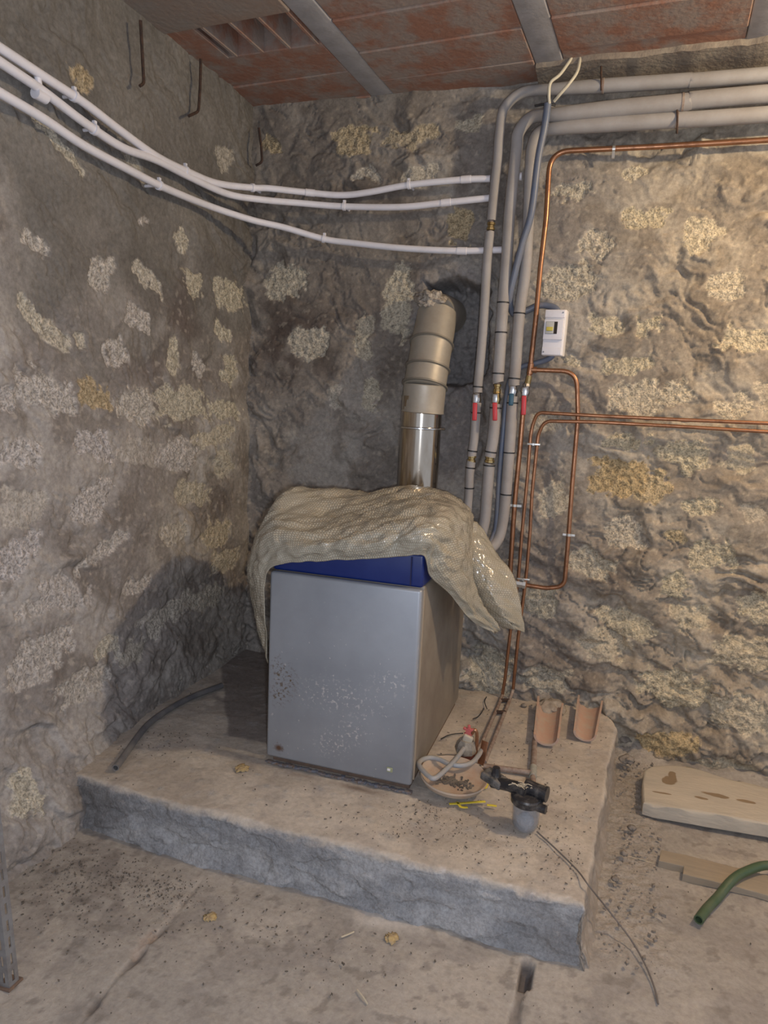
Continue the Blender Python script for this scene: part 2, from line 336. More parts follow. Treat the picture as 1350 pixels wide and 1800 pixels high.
def masonry_field(U, V, lst, seed, low, wet=None, lk=1.0, vein=1.0):
    """height (out of the wall) and albedo of plaster smeared over rubble"""
    w1 = fbm(U * 3.1, V * 3.1, seed, 3) * 0.20; w2 = fbm(U * 3.1 + 9, V * 3.1 + 5, seed + 3, 3) * 0.20
    big = fbm(U * 1.7, V * 2.0, seed + 20, 3)
    mk, tone, cov = stones(U, V, lst, seed + 50)
    # overlapping trowelled lips
    t = fbm((U + w1) * 3.0 + V * 0.9, (V + w2) * 6.4 + U * 1.6, seed + 30, 3, 0.5) * (5.2 + 1.0 * low)
    fr = t - np.floor(t); lips = np.floor(t) + sst(0.0, 0.05, fr) * 0.9 + 0.1 * fr
    t2 = fbm((U + w2 * .6) * 9.0, (V + w1 * .6) * 12.0, seed + 34, 3) * 2.6
    f2 = t2 - np.floor(t2); lips2 = np.floor(t2) + sst(0.0, 0.2, f2)
    mid = fbm(U * 14, V * 14, seed + 40, 4, 0.55)
    ridg = 1 - np.abs(fbm(U * 11 + 3, V * 15, seed + 44, 3)) * 2
    patch = sst(-0.15, 0.25, fbm(U * 2.2 + 3, V * 2.2, seed + 70, 2))
    h = 0.020 * big + lk * ((0.0060 + 0.003 * low) * lips * (0.35 + 0.65 * patch) + 0.0022 * lips2 * (0.05 + patch)) + (0.0012 + 0.005 * low) * mid
    # open joints between the rubble: long creases falling to the right
    cu = U * 2.6 + V * 1.2 + w1 * 2.5; cvv = V * 7.5 + U * 2.4 + w2 * 6
    cr1 = np.abs(fbm(cu, cvv, seed + 61, 3, .55)); cr2 = np.abs(fbm(U * 7 + w2 * 4, V * 9 + 3 + w1 * 4, seed + 65, 3))
    crease = sst(0.055, 0.0, cr1) * sst(-.2, .1, fbm(U * 3, V * 4, seed + 67, 2)); cre2 = sst(0.05, 0.0, cr2)
    h = h + low * vein * (0.034 * fbm(U * 3.0 + V, V * 6.5 + U * 1.6, seed + 60, 3) + 0.012 * fbm(U * 12, V * 15, seed + 63, 3) - 0.030 * crease - 0.012 * cre2) - 0.010 * crease * (1 - low) - 0.004 * cre2 * patch * (1 - low) + 0.003 * fbm(U * 5.5 + w1 * 3, V * 7, seed + 68, 2) * (1 - .5 * low)
    gran = fbm(U * 42, V * 42, seed + 80, 2, 0.6)
    hs = 0.020 * big - 0.009 + 0.0075 * gran + 0.006 * (tone)
    h = h * (1 - mk) + (hs + 0.35 * (h - 0.020 * big)) * mk
    h = h - 0.006 * sst(0, 1, cov) * (1 - mk) * patch
    # colours that stay put: plaster, damp plaster, lime bloom, stones
    blot = fbm(U * 2.6 + 7, V * 2.6, seed + 90, 4)
    alb = mixc(C3(0.26, 0.235, 0.21), C3(0.38, 0.352, 0.315), sst(-0.45, 0.5, blot))
    alb = mixc(alb, C3(0.19, 0.165, 0.14), 0.6 * sst(0.12, 0.5, fbm(U * 4.3 + 2, V * 4.3 + 8, seed + 95, 4)))
    if wet is not None: alb = mixc(alb, C3(0.125, 0.10, 0.088), np.clip(wet, 0, 1))
    sc = mixc(C3(0.55, 0.51, 0.48), C3(0.57, 0.52, 0.41), sst(0.0, 0.5, tone)); sc = mixc(sc, C3(0.50, 0.40, 0.25), sst(0.5, 1.0, tone))
    sc = sc * (1.10 + 0.30 * gran)[..., None]  # shade of the coarser pits painted into the stone colour
    alb = mixc(alb, sc, np.clip(mk, 0, 1))
    crumbs = sst(0.42, 0.62, fbm(U * 31, V * 31, seed + 110, 2)) * (1 - mk)
    alb = mixc(alb, C3(0.46, 0.41, 0.34), crumbs * 0.5)
    return h, alb, mk

def blobs(U, V, lst):
    s = 0
    for (u, v, ru, rv, k) in lst: s = s + k * np.exp(-(((U - u) / ru) ** 2 + ((V - v) / rv) ** 2))
    return s
def extra(seed, u0, u1, v0, v1, n):
    """stones for the stretches the photo does not show"""
    r = random.Random(seed)
    return [(r.uniform(u0, u1), r.uniform(v0, v1), r.uniform(.05, .13), r.uniform(.04, .08), r.uniform(-.4, .4), r.random(), 1.0) for _ in range(n)]

# back wall
us = np.concatenate([np.arange(-2.0, 1.05, 0.0065), np.arange(1.05, 3.5, 0.03)]); vs = np.arange(-0.10, 3.20, 0.0065)
U, V = np.meshgrid(us, vs, indexing='ij')
bl = px_stones(BACK, lambda a, b: ony(a, b, YB), 'x') + extra(4, 1.3, 3.4, .1, 3.0, 40)
low = sst(1.35, 0.6, V + 0.25 * U * 0 + 0.15 * fbm(U * 2, V * 2, 77, 2))
cnr = ony(450, 500, YB)
wet = blobs(U, V, [(-1.7, 1.95, .22, .35, .9), (-1.35, 1.9, .25, .22, .45), (-1.25, 2.6, .3, .10, .55), (-.75, 2.62, .25, .12, .35), (-.75, 1.6, .12, .3, .35), (-.25, 1.35, .18, .18, .25), (-.1, .85, .25, .14, .6),
                   (.35, 1.0, .2, .1, .4), (-.35, .55, .3, .3, .3), (0.1, .4, .4, .12, .3), (.7, .9, .12, .10, .6), (.2, .62, .2, .08, .4)]) * sst(-0.45, 0.25, fbm(U * 5, V * 5, 31, 3))
h, alb, mk = masonry_field(U, V, bl, 11, low, wet)
alb = mixc(alb, alb * C3(.74, .72, .70), sst(-.7, -1.1, U) * sst(1.2, 2.2, V) * (1 - mk))  # upper left plaster toned down, part of it painted light falloff
# right part of the plaster is warmer and lighter
alb = mixc(alb, alb * C3(1.16, 1.10, 0.98), sst(-0.5, 0.3, U))
# chiselled slot where the flue enters
hx, hz = -0.785, 1.985
warp = 0.03 * fbm(U * 10, V * 10, 5, 3)
d1 = np.maximum(np.abs(U + warp - (hx)) / 0.155, np.abs(V + warp - hz) / 0.23)
slot = sst(1.10, 0.92, d1)
d2 = np.maximum(np.abs(U + warp - (-0.755)) / 0.14, np.abs(V + warp - 1.62) / 0.34)
h = h * (1 - slot) + slot * (-0.22 + 0.02 * fbm(U * 20, V * 20, 8, 3)) - 0.045 * sst(1.15, 0.8, d2) * (1 - slot)
alb = mixc(alb, C3(0.22, 0.21, 0.215), 0.6 * np.clip(sst(1.4, 1.0, d1) + 0.8 * sst(1.2, .8, d2), 0, 1))  # recess shade round the flue painted in as grey
toe = sst(0.5, 0.05, V) * 0.05
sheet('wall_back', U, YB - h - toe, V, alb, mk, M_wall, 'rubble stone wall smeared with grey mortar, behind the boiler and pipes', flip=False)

# left wall
us = np.concatenate([np.arange(-1.5, 1.25, 0.03), np.arange(1.25, 3.56, 0.006)])
U, V = np.meshgrid(us, vs, indexing='ij')
ll = px_stones(LEFT, lambda a, b: onx(a, b, XL), 'y') + extra(8, -1.4, 1.3, .1, 3.0, 40)
low = 0.55 * sst(0.95, 0.25, V)
wet = blobs(U, V, [(3.15, 2.15, .38, .38, .95), (2.75, 2.0, .28, .25, .7), (2.9, 2.62, .5, .30, .55), (2.3, 2.75, .5, .3, .35), (3.3, 2.75, .2, .3, .4), (2.5, 1.75, .2, .12, .45), (3.25, 1.1, .15, .12, .5), (3.2, .75, .3, .3, .35)]) * sst(-0.6, 0.2, fbm(U * 4, V * 4, 33, 3))
h, alb, mk = masonry_field(U, V, ll, 211, low, wet, 0.6, 0.7)
alb = mixc(alb, alb * C3(1.0, 1.01, 1.06), sst(3.2, 2.4, U))
cement_falloff = sst(1.75, 2.15, V + .25 * fbm(U * 2, V * 2, 51, 3)) * (1 - mk)      # upper wall darkened: light falloff painted in, beside a darker cement coat
alb = mixc(alb, C3(.175, .165, .15) * (1 + .25 * fbm(U * 3, V * 3, 52, 4))[..., None], .85 * cement_falloff)
toe = sst(0.42, 0.0, V) * (0.02 + 0.13 * sst(2.6, 2.0, U) * sst(1.2, 1.9, U))
sheet('wall_left', XL + h * 0.85 + toe, U, V, alb, mk, M_wall, 'long left wall of rubble and grey mortar carrying white conduits', flip=True)

# floor
us = np.concatenate([np.arange(-2.15, -2.0, .03), np.arange(-2.0, 1.15, 0.0065), np.arange(1.15, 3.5, 0.03)])
vs2 = np.concatenate([np.arange(-1.5, 1.15, 0.03), np.arange(1.15, 3.55, 0.0065)])
U, V = np.meshgrid(us, vs2, indexing='ij')
def segd(U, V, pts):
    d = np.full(U.shape, 9.0)
    for (x0, y0), (x1, y1) in zip(pts[:-1], pts[1:]):
        L2 = (x1 - x0) ** 2 + (y1 - y0) ** 2; t = np.clip(((U - x0) * (x1 - x0) + (V - y0) * (y1 - y0)) / L2, 0, 1)
        d = np.minimum(d, np.hypot(U - x0 - t * (x1 - x0), V - y0 - t * (y1 - y0)))
    return d
wob = 0.010 * fbm(U * 12, V * 12, 3, 3)
j1 = [tuple(onz(*p, 0)[:2]) for p in [(352, 1548), (290, 1630), (235, 1690), (185, 1740), (140, 1800)]] + [(-1.1, 0.0)]
j2 = [tuple(onz(*p, 0)[:2]) for p in [(927, 1690), (918, 1730), (903, 1800)]] + [(-0.13, 0.0)]
dj1 = segd(U, V, j1) + wob; dj2 = segd(U, V, j2) + wob * .5
wear = sst(-0.3, 0.4, fbm(U * 6, V * 6, 15, 3))
g1 = sst(0.011, 0.002, dj1) * (0.35 + 0.65 * wear); g2 = sst(0.017, 0.008, dj2)
hole = sst(0.022, 0.016, np.maximum(np.abs(U + 0.10) * 1.0, np.abs(V - 1.90) / 2.6))
spall = sst(0.022, 0.012, np.hypot((U + 1.20) / 1.0, (V - 1.60) / 2.4) + wob * 1.5)
h = 0.007 * fbm(U * 2, V * 2, 301, 4) + 0.0016 * fbm(U * 20, V * 20, 305, 3) - 0.012 * g1 - 0.012 * g2 - 0.035 * hole - 0.004 * spall
rub = sst(0.14, 0.0, U - 0.24 + 0.05 * fbm(U * 7, V * 7, 19, 3)) * sst(0.02, 0.10, U) * sst(1.95, 2.2, V)
h = h + rub * (0.005 + 0.0045 * fbm(U * 34, V * 34, 21, 3)) + 0.05 * sst(3.28, 3.5, V) * (1 + .5 * fbm(U * 6, V * 6, 22, 3))
gut = sst(1.95, 2.06, V) * sst(0.2, 0.0, U); 
alb = mixc(C3(0.35, 0.322, 0.29), C3(0.43, 0.392, 0.348), sst(-0.5, 0.5, fbm(U * 1.6, V * 1.6, 311, 4)))
alb = mixc(alb, C3(0.28, 0.255, 0.235), 0.6 * sst(0.05, 0.55, fbm(U * 5, V * 5, 317, 4)))
alb = mixc(alb, C3(0.20, 0.18, 0.16), 0.5 * sst(.38, .6, fbm(U * 17, V * 17, 318, 4)))
alb = mixc(alb, C3(0.19, 0.165, 0.15), 0.65 * blobs(U, V, [(-1.6, 1.95, .25, .16, 1), (-1.5, 1.7, .25, .14, .7)]) * sst(-.1, .35, fbm(U * 14, V * 14, 320, 4)))
alb = mixc(alb, C3(0.62, 0.58, 0.54), 0.8 * sst(0.055, 0.01, np.abs(V - 1.955) + 0.02 * fbm(U * 9, V * 9, 41, 3)) * blobs(U, V, [(-.55, 1.95, .12, .1, 1), (-1.72, 1.7, .06, .05, .5)]))
alb = mixc(alb, C3(0.13, 0.115, 0.11), np.clip(0.75 * g1 * wear + 0.6 * g2 + hole, 0, 1))
alb = mixc(alb, C3(0.38, 0.31, 0.26), spall * 0.7)
alb = mixc(alb, C3(0.36, 0.325, 0.285), rub * 0.6)
sheet('floor', U, V, h, alb, rub * 0.25, M_conc, 'dusty grey concrete floor with two cracked joints', flip=False)

# plinth under the boiler
ps = np.arange(-2.05, 0.50, 0.0065); qs = np.arange(1.70, 3.56, 0.0065)
P_, Q_ = np.meshgrid(ps, qs, indexing='ij')
def smax(a, b, k): return 0.5 * (a + b + np.sqrt((a - b) ** 2 + k * k))
n1 = fbm(P_ * 4, Q_ * 4, 401, 4); n2 = fbm(P_ * 16, Q_ * 16, 405, 4)
ed = 0.05 + (Q_ - 2.0) * 0.066 - 0.10 * sst(3.22, 3.50, Q_) ** 2 + 0.008 * n1; fe = 2.0 + 0.010 * n1 + 0.03 * sst(-1.5, -1.9, P_)
rightbulge = 0.0
dp = P_ - ed; dq = fe - Q_
DP = smax(dp, 0, 0.016) - 0.004; DQ = smax(dq, 0, 0.020) - 0.005
X = P_ - np.maximum(DP, 0); Y = Q_ + np.maximum(DQ, 0)
down = smax(np.maximum(DP, 0), np.maximum(DQ, 0), 0.008)
fl = sst(0.12, 0.24, down) * 0.022
Xn = X + sst(0, .03, dp) * (0.006 * n2 + fl * 1.5 + 0.004 * n1); Yn = Y - sst(0, .03, dq) * (0.007 * n2 + 0.012 * n1 + fl + 0.010 * sst(.05, .2, fbm(P_ * 5, Q_ * 12, 431, 4)))
Zt = ZP - down + 0.004 * n1 * sst(.05, 0, down) + 0.0016 * n2
face = sst(0.004, 0.035, np.maximum(dq, 0) + 0.02 * n2)
sidef = sst(0.004, 0.03, np.maximum(dp, 0))
alb = mixc(C3(0.44, 0.39, 0.335), C3(0.53, 0.475, 0.41), sst(-.5, .5, n1))
alb = mixc(alb, C3(0.35, 0.31, 0.28), 0.45 * sst(.1, .6, fbm(P_ * 7, Q_ * 7, 415, 4)))
qa, qb = onz(402, 1291, ZP), onz(392, 1205, ZP); wl = qa[0] + (Q_ - qa[1]) * (qb[0] - qa[0]) / (qb[1] - qa[1]) + .012 * n1
damp = 1.1 * sst(wl - .01, wl + .012, P_) * sst(qa[1] - .012, qa[1] + .012, Q_ + .01 * n2) * sst(-1.1, -1.2, P_) + .8 * blobs(P_, Q_, [(-1.68, 2.85, .10, .14, 1)]) * sst(-.3, .2, fbm(P_ * 9, Q_ * 9, 417, 3))
alb = mixc(alb, C3(0.17, 0.15, 0.145), 0.8 * np.clip(damp, 0, 1))
alb = mixc(alb, C3(0.16, 0.11, 0.08), 0.7 * blobs(P_, Q_, [(-.80, 2.335, .09, .018, 1), (-1.05, 2.34, .07, .012, .6)]))
fc = mixc(C3(0.29, 0.292, 0.30), C3(0.41, 0.408, 0.41), sst(-.5, .6, fbm(P_ * 5, Q_ * 9, 421, 4)))
fc = mixc(fc, C3(0.175, 0.168, 0.165), blobs(P_, Q_, [(-1.75, 1.95, .16, .2, .9), (-.02, 1.88, .12, .10, .55)]) * sst(-.5, .2, n1))
alb = mixc(alb, fc, face); alb = mixc(alb, C3(0.33, 0.29, 0.25), sidef)
alb = mixc(alb, C3(0.60, 0.57, 0.55), 0.7 * sst(.35, .6, fbm(P_ * 22, Q_ * 22, 425, 3)) * sst(0.03, 0.0, np.abs(dq)) * sst(-.9, -.5, P_))
sheet('concrete_plinth', Xn, Yn, np.maximum(Zt, -0.03), alb, face * 0.35, M_conc, 'low rough concrete plinth carrying the boiler, tan dusty top and grey front', kind=None, cat='plinth')

# ---------------------------------------------------------------- ceiling of terracotta blocks between concrete joists
def jl(px, py): return onz(px, py, ZC - 0.01)
a0, a1 = jl(548, 5), jl(668, 163); b0, b1 = jl(915, 5), jl(968, 118)
jd = ((a1 - a0) / np.linalg.norm(a1 - a0) + (b1 - b0) / np.linalg.norm(b1 - b0))[:2]; jd /= np.linalg.norm(jd); jn = np.array([jd[1], -jd[0]])
oA = float(np.dot(a1[:2], jn)); oB = float(np.dot(b1[:2], jn)); pitch = oB - oA; halfw = 0.058
base = float(np.dot(a1[:2], jd))
ceil = MB(); X0, X1, Y0c, Y1c = -2.0, 3.5, -1.5, 3.56
ceil.box(((X0 + X1) / 2, (Y0c + Y1c) / 2, ZC + 0.20), (X1 - X0, Y1c - Y0c, 0.04))
ceilo = ceil.build('ceiling', M_joist, None, smooth=False); tag(ceilo, 'underside of the slab above the terracotta blocks and joists', kind='structure')
def inroom(o, s):
    p = jn * o + jd * s; return X0 - .35 < p[0] < X1 + .3 and Y0c - .3 < p[1] < Y1c + .32
rj = random.Random(5)
rot = Matrix(((jn[0], jd[0], 0), (jn[1], jd[1], 0), (0, 0, 1)))
k0 = -4
for k in range(k0, 9):
    o = oA + k * pitch
    # joist clipped to the room
    ss = [s for s in np.arange(-6, 6, 0.02) if X0 < (jn * o + jd * s)[0] < X1 and Y0c < (jn * o + jd * s)[1] < Y1c]
    if len(ss) > 10:
        s0, s1 = min(ss), max(ss); p = jn * o + jd * (s0 + s1) / 2
        jo = MB().box((p[0], p[1], ZC + 0.05), (halfw * 2, s1 - s0, 0.12), rot, 0.006).build('trim_%d' % (k - k0 + 1), M_joist)
        tag(jo, kind='structure')
broken = None
blk = {0: MB(), 1: MB()}
BL = 0.262
for k in range(k0 - 1, 9):
    oc = oA + (k + .5) * pitch; w = pitch - halfw * 2
    for j in range(-26, 26):
        sc_ = base + 0.02 - BL * (j + .5) + (0.11 if k == 0 else 0.0) * 1 + (0.06 if k == 1 else 0)
        if not inroom(oc, sc_): continue
        p = jn * oc + jd * sc_
        z = ZC - 0.012 + rj.uniform(-.006, .006)
        tilt = Matrix.Rotation(rj.uniform(-.012, .012), 3, 'X') @ Matrix.Rotation(rj.uniform(-.008, .008), 3, 'Y')
        pp = onz(395, 82, ZC)
        isb = abs(np.dot(pp[:2] - p, jn)) < w / 2 and abs(np.dot(pp[:2] - p, jd)) < BL / 2
        t = 0 if (rj.random() < .62 or j < 3) else 1
        b = blk[t]
        if isb:
            # bottom shell broken away: the hollow cells and their webs show
            b.box((p[0], p[1], z + 0.14), (w - .01, BL - .004, 0.012), rot)
            for q in range(6):
                off = -w / 2 + .02 + q * (w - .04) / 5; c = p + jn * off
                b.box((c[0], c[1], z + .07), (0.012, BL - .004, .14), rot)
            c = p - jn * (w * .32); b.box((c[0], c[1], z + .007), (w * .34, BL - .006, .014), rot @ tilt, .002)
        else:
            b.box((p[0], p[1], z + 0.07), (w - .004, BL - .005, 0.14), rot @ tilt, 0.005)
for t in (0, 1):
    bo = blk[t].build('ceiling', [M_ceil, M_ceil2][t], ceilo, smooth=False)
    bo.name = 'terracotta_blocks' if t == 0 else 'dusty_terracotta_blocks'
# mortar haunch where the blocks die into the back wall
hm = MB(); xs = np.arange(-.46, 3.4, .02); rr_ = random.Random(3); v = []; f = []
for i, x in enumerate(xs):
    y0 = 3.40 - .10 - .02 * float(fbm(np.array([x * 6.]), np.array([.3]), 9, 3)[0]) - .03 * min(1, max(0, x + .4)); z0 = ZC - .03 - .006 * float(fbm(np.array([x * 9.]), np.array([5.]), 9, 3)[0])
    v += [(x, y0, ZC + .01), (x, y0, z0), (x, 3.53, z0 - .015), (x, 3.53, ZC + .01)]
for i in range(len(xs) - 1):
    for k in range(4): f.append((i * 4 + k, i * 4 + (k + 1) % 4, i * 4 + 4 + (k + 1) % 4, i * 4 + 4 + k))
f += [(0, 1, 2, 3), tuple(len(v) - 4 + k for k in (3, 2, 1, 0))]
M_haunch = mat('haunch_mortar', (0.23, 0.19, 0.155), 0.95, col2=(0.33, 0.285, 0.23), scale=12, bump=0.6, bscale=50, bdist=.008)
tag(hm.add(v, f).build('trim_20', M_haunch), 'rough brown mortar strip between back wall and ceiling blocks', kind='structure')

# ---------------------------------------------------------------- boiler
bx0, bx1, by0, by1, zs, zl = -1.195, -0.596, 2.365, 3.226, 0.985, 1.11
def boiler_metal():
    m, N, L, B = newmat('silver_boiler_paint')
    tc = N.new('ShaderNodeTexCoord'); geo = tc.outputs['Object']
    def noise(sc, det=6, ro=.6):
        n = N.new('ShaderNodeTexNoise'); n.inputs['Scale'].default_value = sc; n.inputs['Detail'].default_value = det; n.inputs['Roughness'].default_value = ro
        L.new(geo, n.inputs['Vector']); return n.outputs['Fac']
    def mr(v, a, b, c=0.0, d=1.0):
        n = N.new('ShaderNodeMapRange'); n.inputs['From Min'].default_value = a; n.inputs['From Max'].default_value = b
        n.inputs['To Min'].default_value = c; n.inputs['To Max'].default_value = d; L.new(v, n.inputs['Value']); return n.outputs[0]
    def mul(a, b):
        n = N.new('ShaderNodeMath'); n.operation = 'MULTIPLY'; L.new(a, n.inputs[0]); L.new(b, n.inputs[1]); return n.outputs[0]
    def spot(c, r):
        d = N.new('ShaderNodeVectorMath'); d.operation = 'SUBTRACT'; L.new(geo, d.inputs[0]); d.inputs[1].default_value = c
        e = N.new('ShaderNodeVectorMath'); e.operation = 'DIVIDE'; L.new(d.outputs[0], e.inputs[0]); e.inputs[1].default_value = r
        l = N.new('ShaderNodeVectorMath'); l.operation = 'LENGTH'; L.new(e.outputs[0], l.inputs[0]); return mr(l.outputs['Value'], 1.0, 0.3)
    def mixn(a, col, fac):
        x = N.new('ShaderNodeMix'); x.data_type = 'RGBA'; L.new(fac, x.inputs[0]); L.new(a, x.inputs[6]); x.inputs[7].default_value = (*col, 1); return x.outputs[2]
    base = N.new('ShaderNodeMix'); base.data_type = 'RGBA'; L.new(mr(noise(3), .35, .7), base.inputs[0])
    base.inputs[6].default_value = (0.36, 0.385, 0.425, 1); base.inputs[7].default_value = (0.285, 0.305, 0.34, 1)
    c = base.outputs[2]
    spl = mr(noise(70, 4, .6), .56, .62)
    for ce, ra in (((.30, 0, .33), (.24, .5, .09)), ((.28, 0, .14), (.10, .5, .08)), ((.36, 0, .20), (.09, .5, .07)), ((.50, 0, .42), (.09, .5, .07))):
        c = mixn(c, (0.60, 0.59, 0.59), mul(spl, spot(ce, ra)))
    c = mixn(c, (0.60, 0.59, 0.58), mul(mr(noise(60, 2, .5), .68, .72), spot((.3, 0, .3), (.5, .5, .45))))
    rst = mr(noise(75, 4, .65), .52, .60)
    for ce, ra in (((.045, 0, .40), (.04, .4, .07)), ((.05, 0, .30), (.05, .4, .07)), ((.09, 0, .35), (.05, .4, .09)), ((.055, 0, .075), (.03, .4, .03))):
        c = mixn(c, (0.17, 0.125, 0.085), mul(rst, spot(ce, ra)))
    c = mixn(c, (0.15, 0.08, 0.05), spot((.055, 0, .075), (.022, .4, .018)))
    c = mixn(c, (0.20, 0.14, 0.11), mul(mr(noise(30), .45, .6), spot((.3, 0, .0), (.6, 1.2, .035))))
    L.new(c, B.inputs['Base Color']); B.inputs['Metallic'].default_value = 0.35; B.inputs['Roughness'].default_value = 0.42
    return m
M_boil = boiler_metal()
M_side = mat('warm_grey_side_panel', (0.33, 0.295, 0.25), 0.5, 0.35, col2=(0.245, 0.21, 0.175), scale=7, lo=.35, hi=.7)  # side casing in a browner grey than the front panel
M_lid = mat('blue_lid', (0.006, 0.020, 0.135), 0.35, col2=(0.010, 0.026, 0.15), scale=20)
M_seal = mat('edge_seal', (0.42, 0.33, 0.24), 0.7)
M_badge = mat('badge_green', (0.34, 0.36, 0.22), 0.5)
boiler = empty('boiler', (bx0, by0, ZP), 'floor-standing boiler with silver casing and dark blue lid, standing on the plinth', 'boiler')
cx, cy = (bx0 + bx1) / 2, (by0 + by1) / 2; W_, D_ = bx1 - bx0, by1 - by0
MB().box((cx, cy + .012, ZP + .018), (W_ - .03, D_ - .05, .036)).build('base_frame', M_rust, boiler)
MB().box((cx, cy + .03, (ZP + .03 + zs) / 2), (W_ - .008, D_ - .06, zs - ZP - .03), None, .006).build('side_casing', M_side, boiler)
fp = MB().box((cx, by0 + .017, (ZP + .030 + zs) / 2), (W_, .034, zs - ZP - .030), None, .012).build('front_panel', M_boil)
# front panel keeps its own origin at its lower left corner so its stains sit in its own space
fp.data.transform(Matrix.Translation((-bx0, -by0, -ZP))); fp.parent = boiler
MB().box((bx1 - .001, by0 + .040, (ZP + .03 + zs) / 2), (.006, .006, zs - ZP - .05)).build('edge_seal', M_seal, boiler)
MB().box((cx, cy + .01, (zs + zl) / 2 + .001), (W_ - .004, D_ - .02, zl - zs), None, .012).build('lid', M_lid, boiler)
MB().box((bx1 - .045, by0 + .0085, (zs + zl) / 2), (.004, .006, zl - zs - .02)).build('lid_seam', mat('lid_groove', (.006, .008, .06), .6), boiler)
bc = ony(685, 1353, by0 - .002)
bd = MB().box(bc, (.022, .004, .018), None, .001).build('badge', M_badge, boiler); tag(bd, 'small square olive and pale badge')
MB().box((bc[0] - .003, bc[1] - .003, bc[2] + .001), (.011, .003, .008)).build('badge_plate', M_box, bd).matrix_parent_inverse = Matrix.Identity(4)
gl = MB(); rg = random.Random(2)
for i in range(60):
    x = bx0 + W_ * i / 60; gl.box((x + .005, by0 + .006 + rg.uniform(-.003, .006), ZP + .004), (.018, rg.uniform(.008, .022), rg.uniform(.004, .012)), Matrix.Rotation(rg.uniform(-.5, .5), 3, 'Z'), .002)
gl.build('bottom_scale', mat('flaking_scale', (.14, .16, .20), .7, col2=(.20, .14, .10), scale=50), boiler)
for s in (0, 1):
    pass

# ---------------------------------------------------------------- flue
flue = empty('flue_pipe', (-.90, 3.30, zs), 'steel flue rising behind the boiler and elbowing into a hole in the wall', 'flue pipe')
fr_ = .098
def fl_pt(px, py, y=3.31): return ony(px, py, y)
s0 = fl_pt(733, 870); s1 = fl_pt(743, 697)
MB().tube([s0 + (s0 - s1) * 1.2, s0, s1], fr_, 40).build('steel_section', M_steel, flue)
rgp = fl_pt(739, 752); ax = (s1 - s0) / np.linalg.norm(s1 - s0)
MB().tube([rgp - ax * .006, rgp - ax * .003, rgp + ax * .003, rgp + ax * .006], [fr_ + .001, fr_ + .010, fr_ + .010, fr_ + .001], 40).build('clamp_ring', M_chrome, flue)
MB().tube([rgp + np.array([fr_ + .004, -.01, 0]), rgp + np.array([fr_ + .026, -.012, 0])], .006, 8).build('clamp_bolt', M_chrome, flue)
cpts = [fl_pt(743, 722, 3.31), fl_pt(747, 678, 3.31), fl_pt(752, 648, 3.335), fl_pt(759, 606, 3.375), fl_pt(769, 553, 3.45)]
names = []
for i in range(len(cpts) - 1):
    a, b = cpts[i], cpts[i + 1]; d = (b - a) / np.linalg.norm(b - a)
    rr0 = fr_ + .003 - .001 * i
    MB().tube([a - d * .012, a - d * .008, a, b - d * .0, b + d * .004], [rr0 - .004, rr0 + .002, rr0, rr0, rr0 - .003], 40).build('elbow_segment', M_alu, flue)
    if i > 0: MB().tube([a - d * .008, a - d * .004, a + d * .003, a + d * .007], [rr0, rr0 + .010, rr0 + .010, rr0], 40).build('seam_ring', M_aludk, flue)
a = cpts[-1]; MB().tube([a, a + np.array([.004, .03, .012]), a + np.array([.006, .22, .02])], fr_ - .006, 36).build('elbow_segment', M_alu, flue)
# lump of mortar capping the hole
st_ = bmesh.new(); bmesh.ops.create_icosphere(st_, subdivisions=4, radius=1.0)
def lump(name, c, size, mat_, seed, amp=.25, parent=None, sub=4):
    bm = bmesh.new(); bmesh.ops.create_icosphere(bm, subdivisions=sub, radius=1.0)
    co = np.array([v.co[:] for v in bm.verts])
    n = fbm(co[:, 0] * 1.7 + co[:, 2] * 1.1 + seed, co[:, 1] * 1.7 - co[:, 2] * 1.3, seed, 4)
    for v, k in zip(bm.verts, n):
        s = 1 + amp * k; v.co = Vector((v.co.x * size[0] * s, v.co.y * size[1] * s, v.co.z * size[2] * s)) + Vector(c)
    me = bpy.data.meshes.new(name); bm.to_mesh(me); bm.free()
    return link(name, me, mat_, parent)
st_.free()
M_stone = mat('pale_pitted_stone', (.50, .45, .38), .95, col2=(.24, .21, .18), scale=70, lo=.42, hi=.6, bump=1.0, bscale=80, bdist=.01)
sl = lump('wedge_stone', ony(757, 527, 3.40), (.066, .06, .042), M_stone, 7, .5)
tag(sl, 'pale rough stone wedged in the wall hole above the flue end', 'stone')

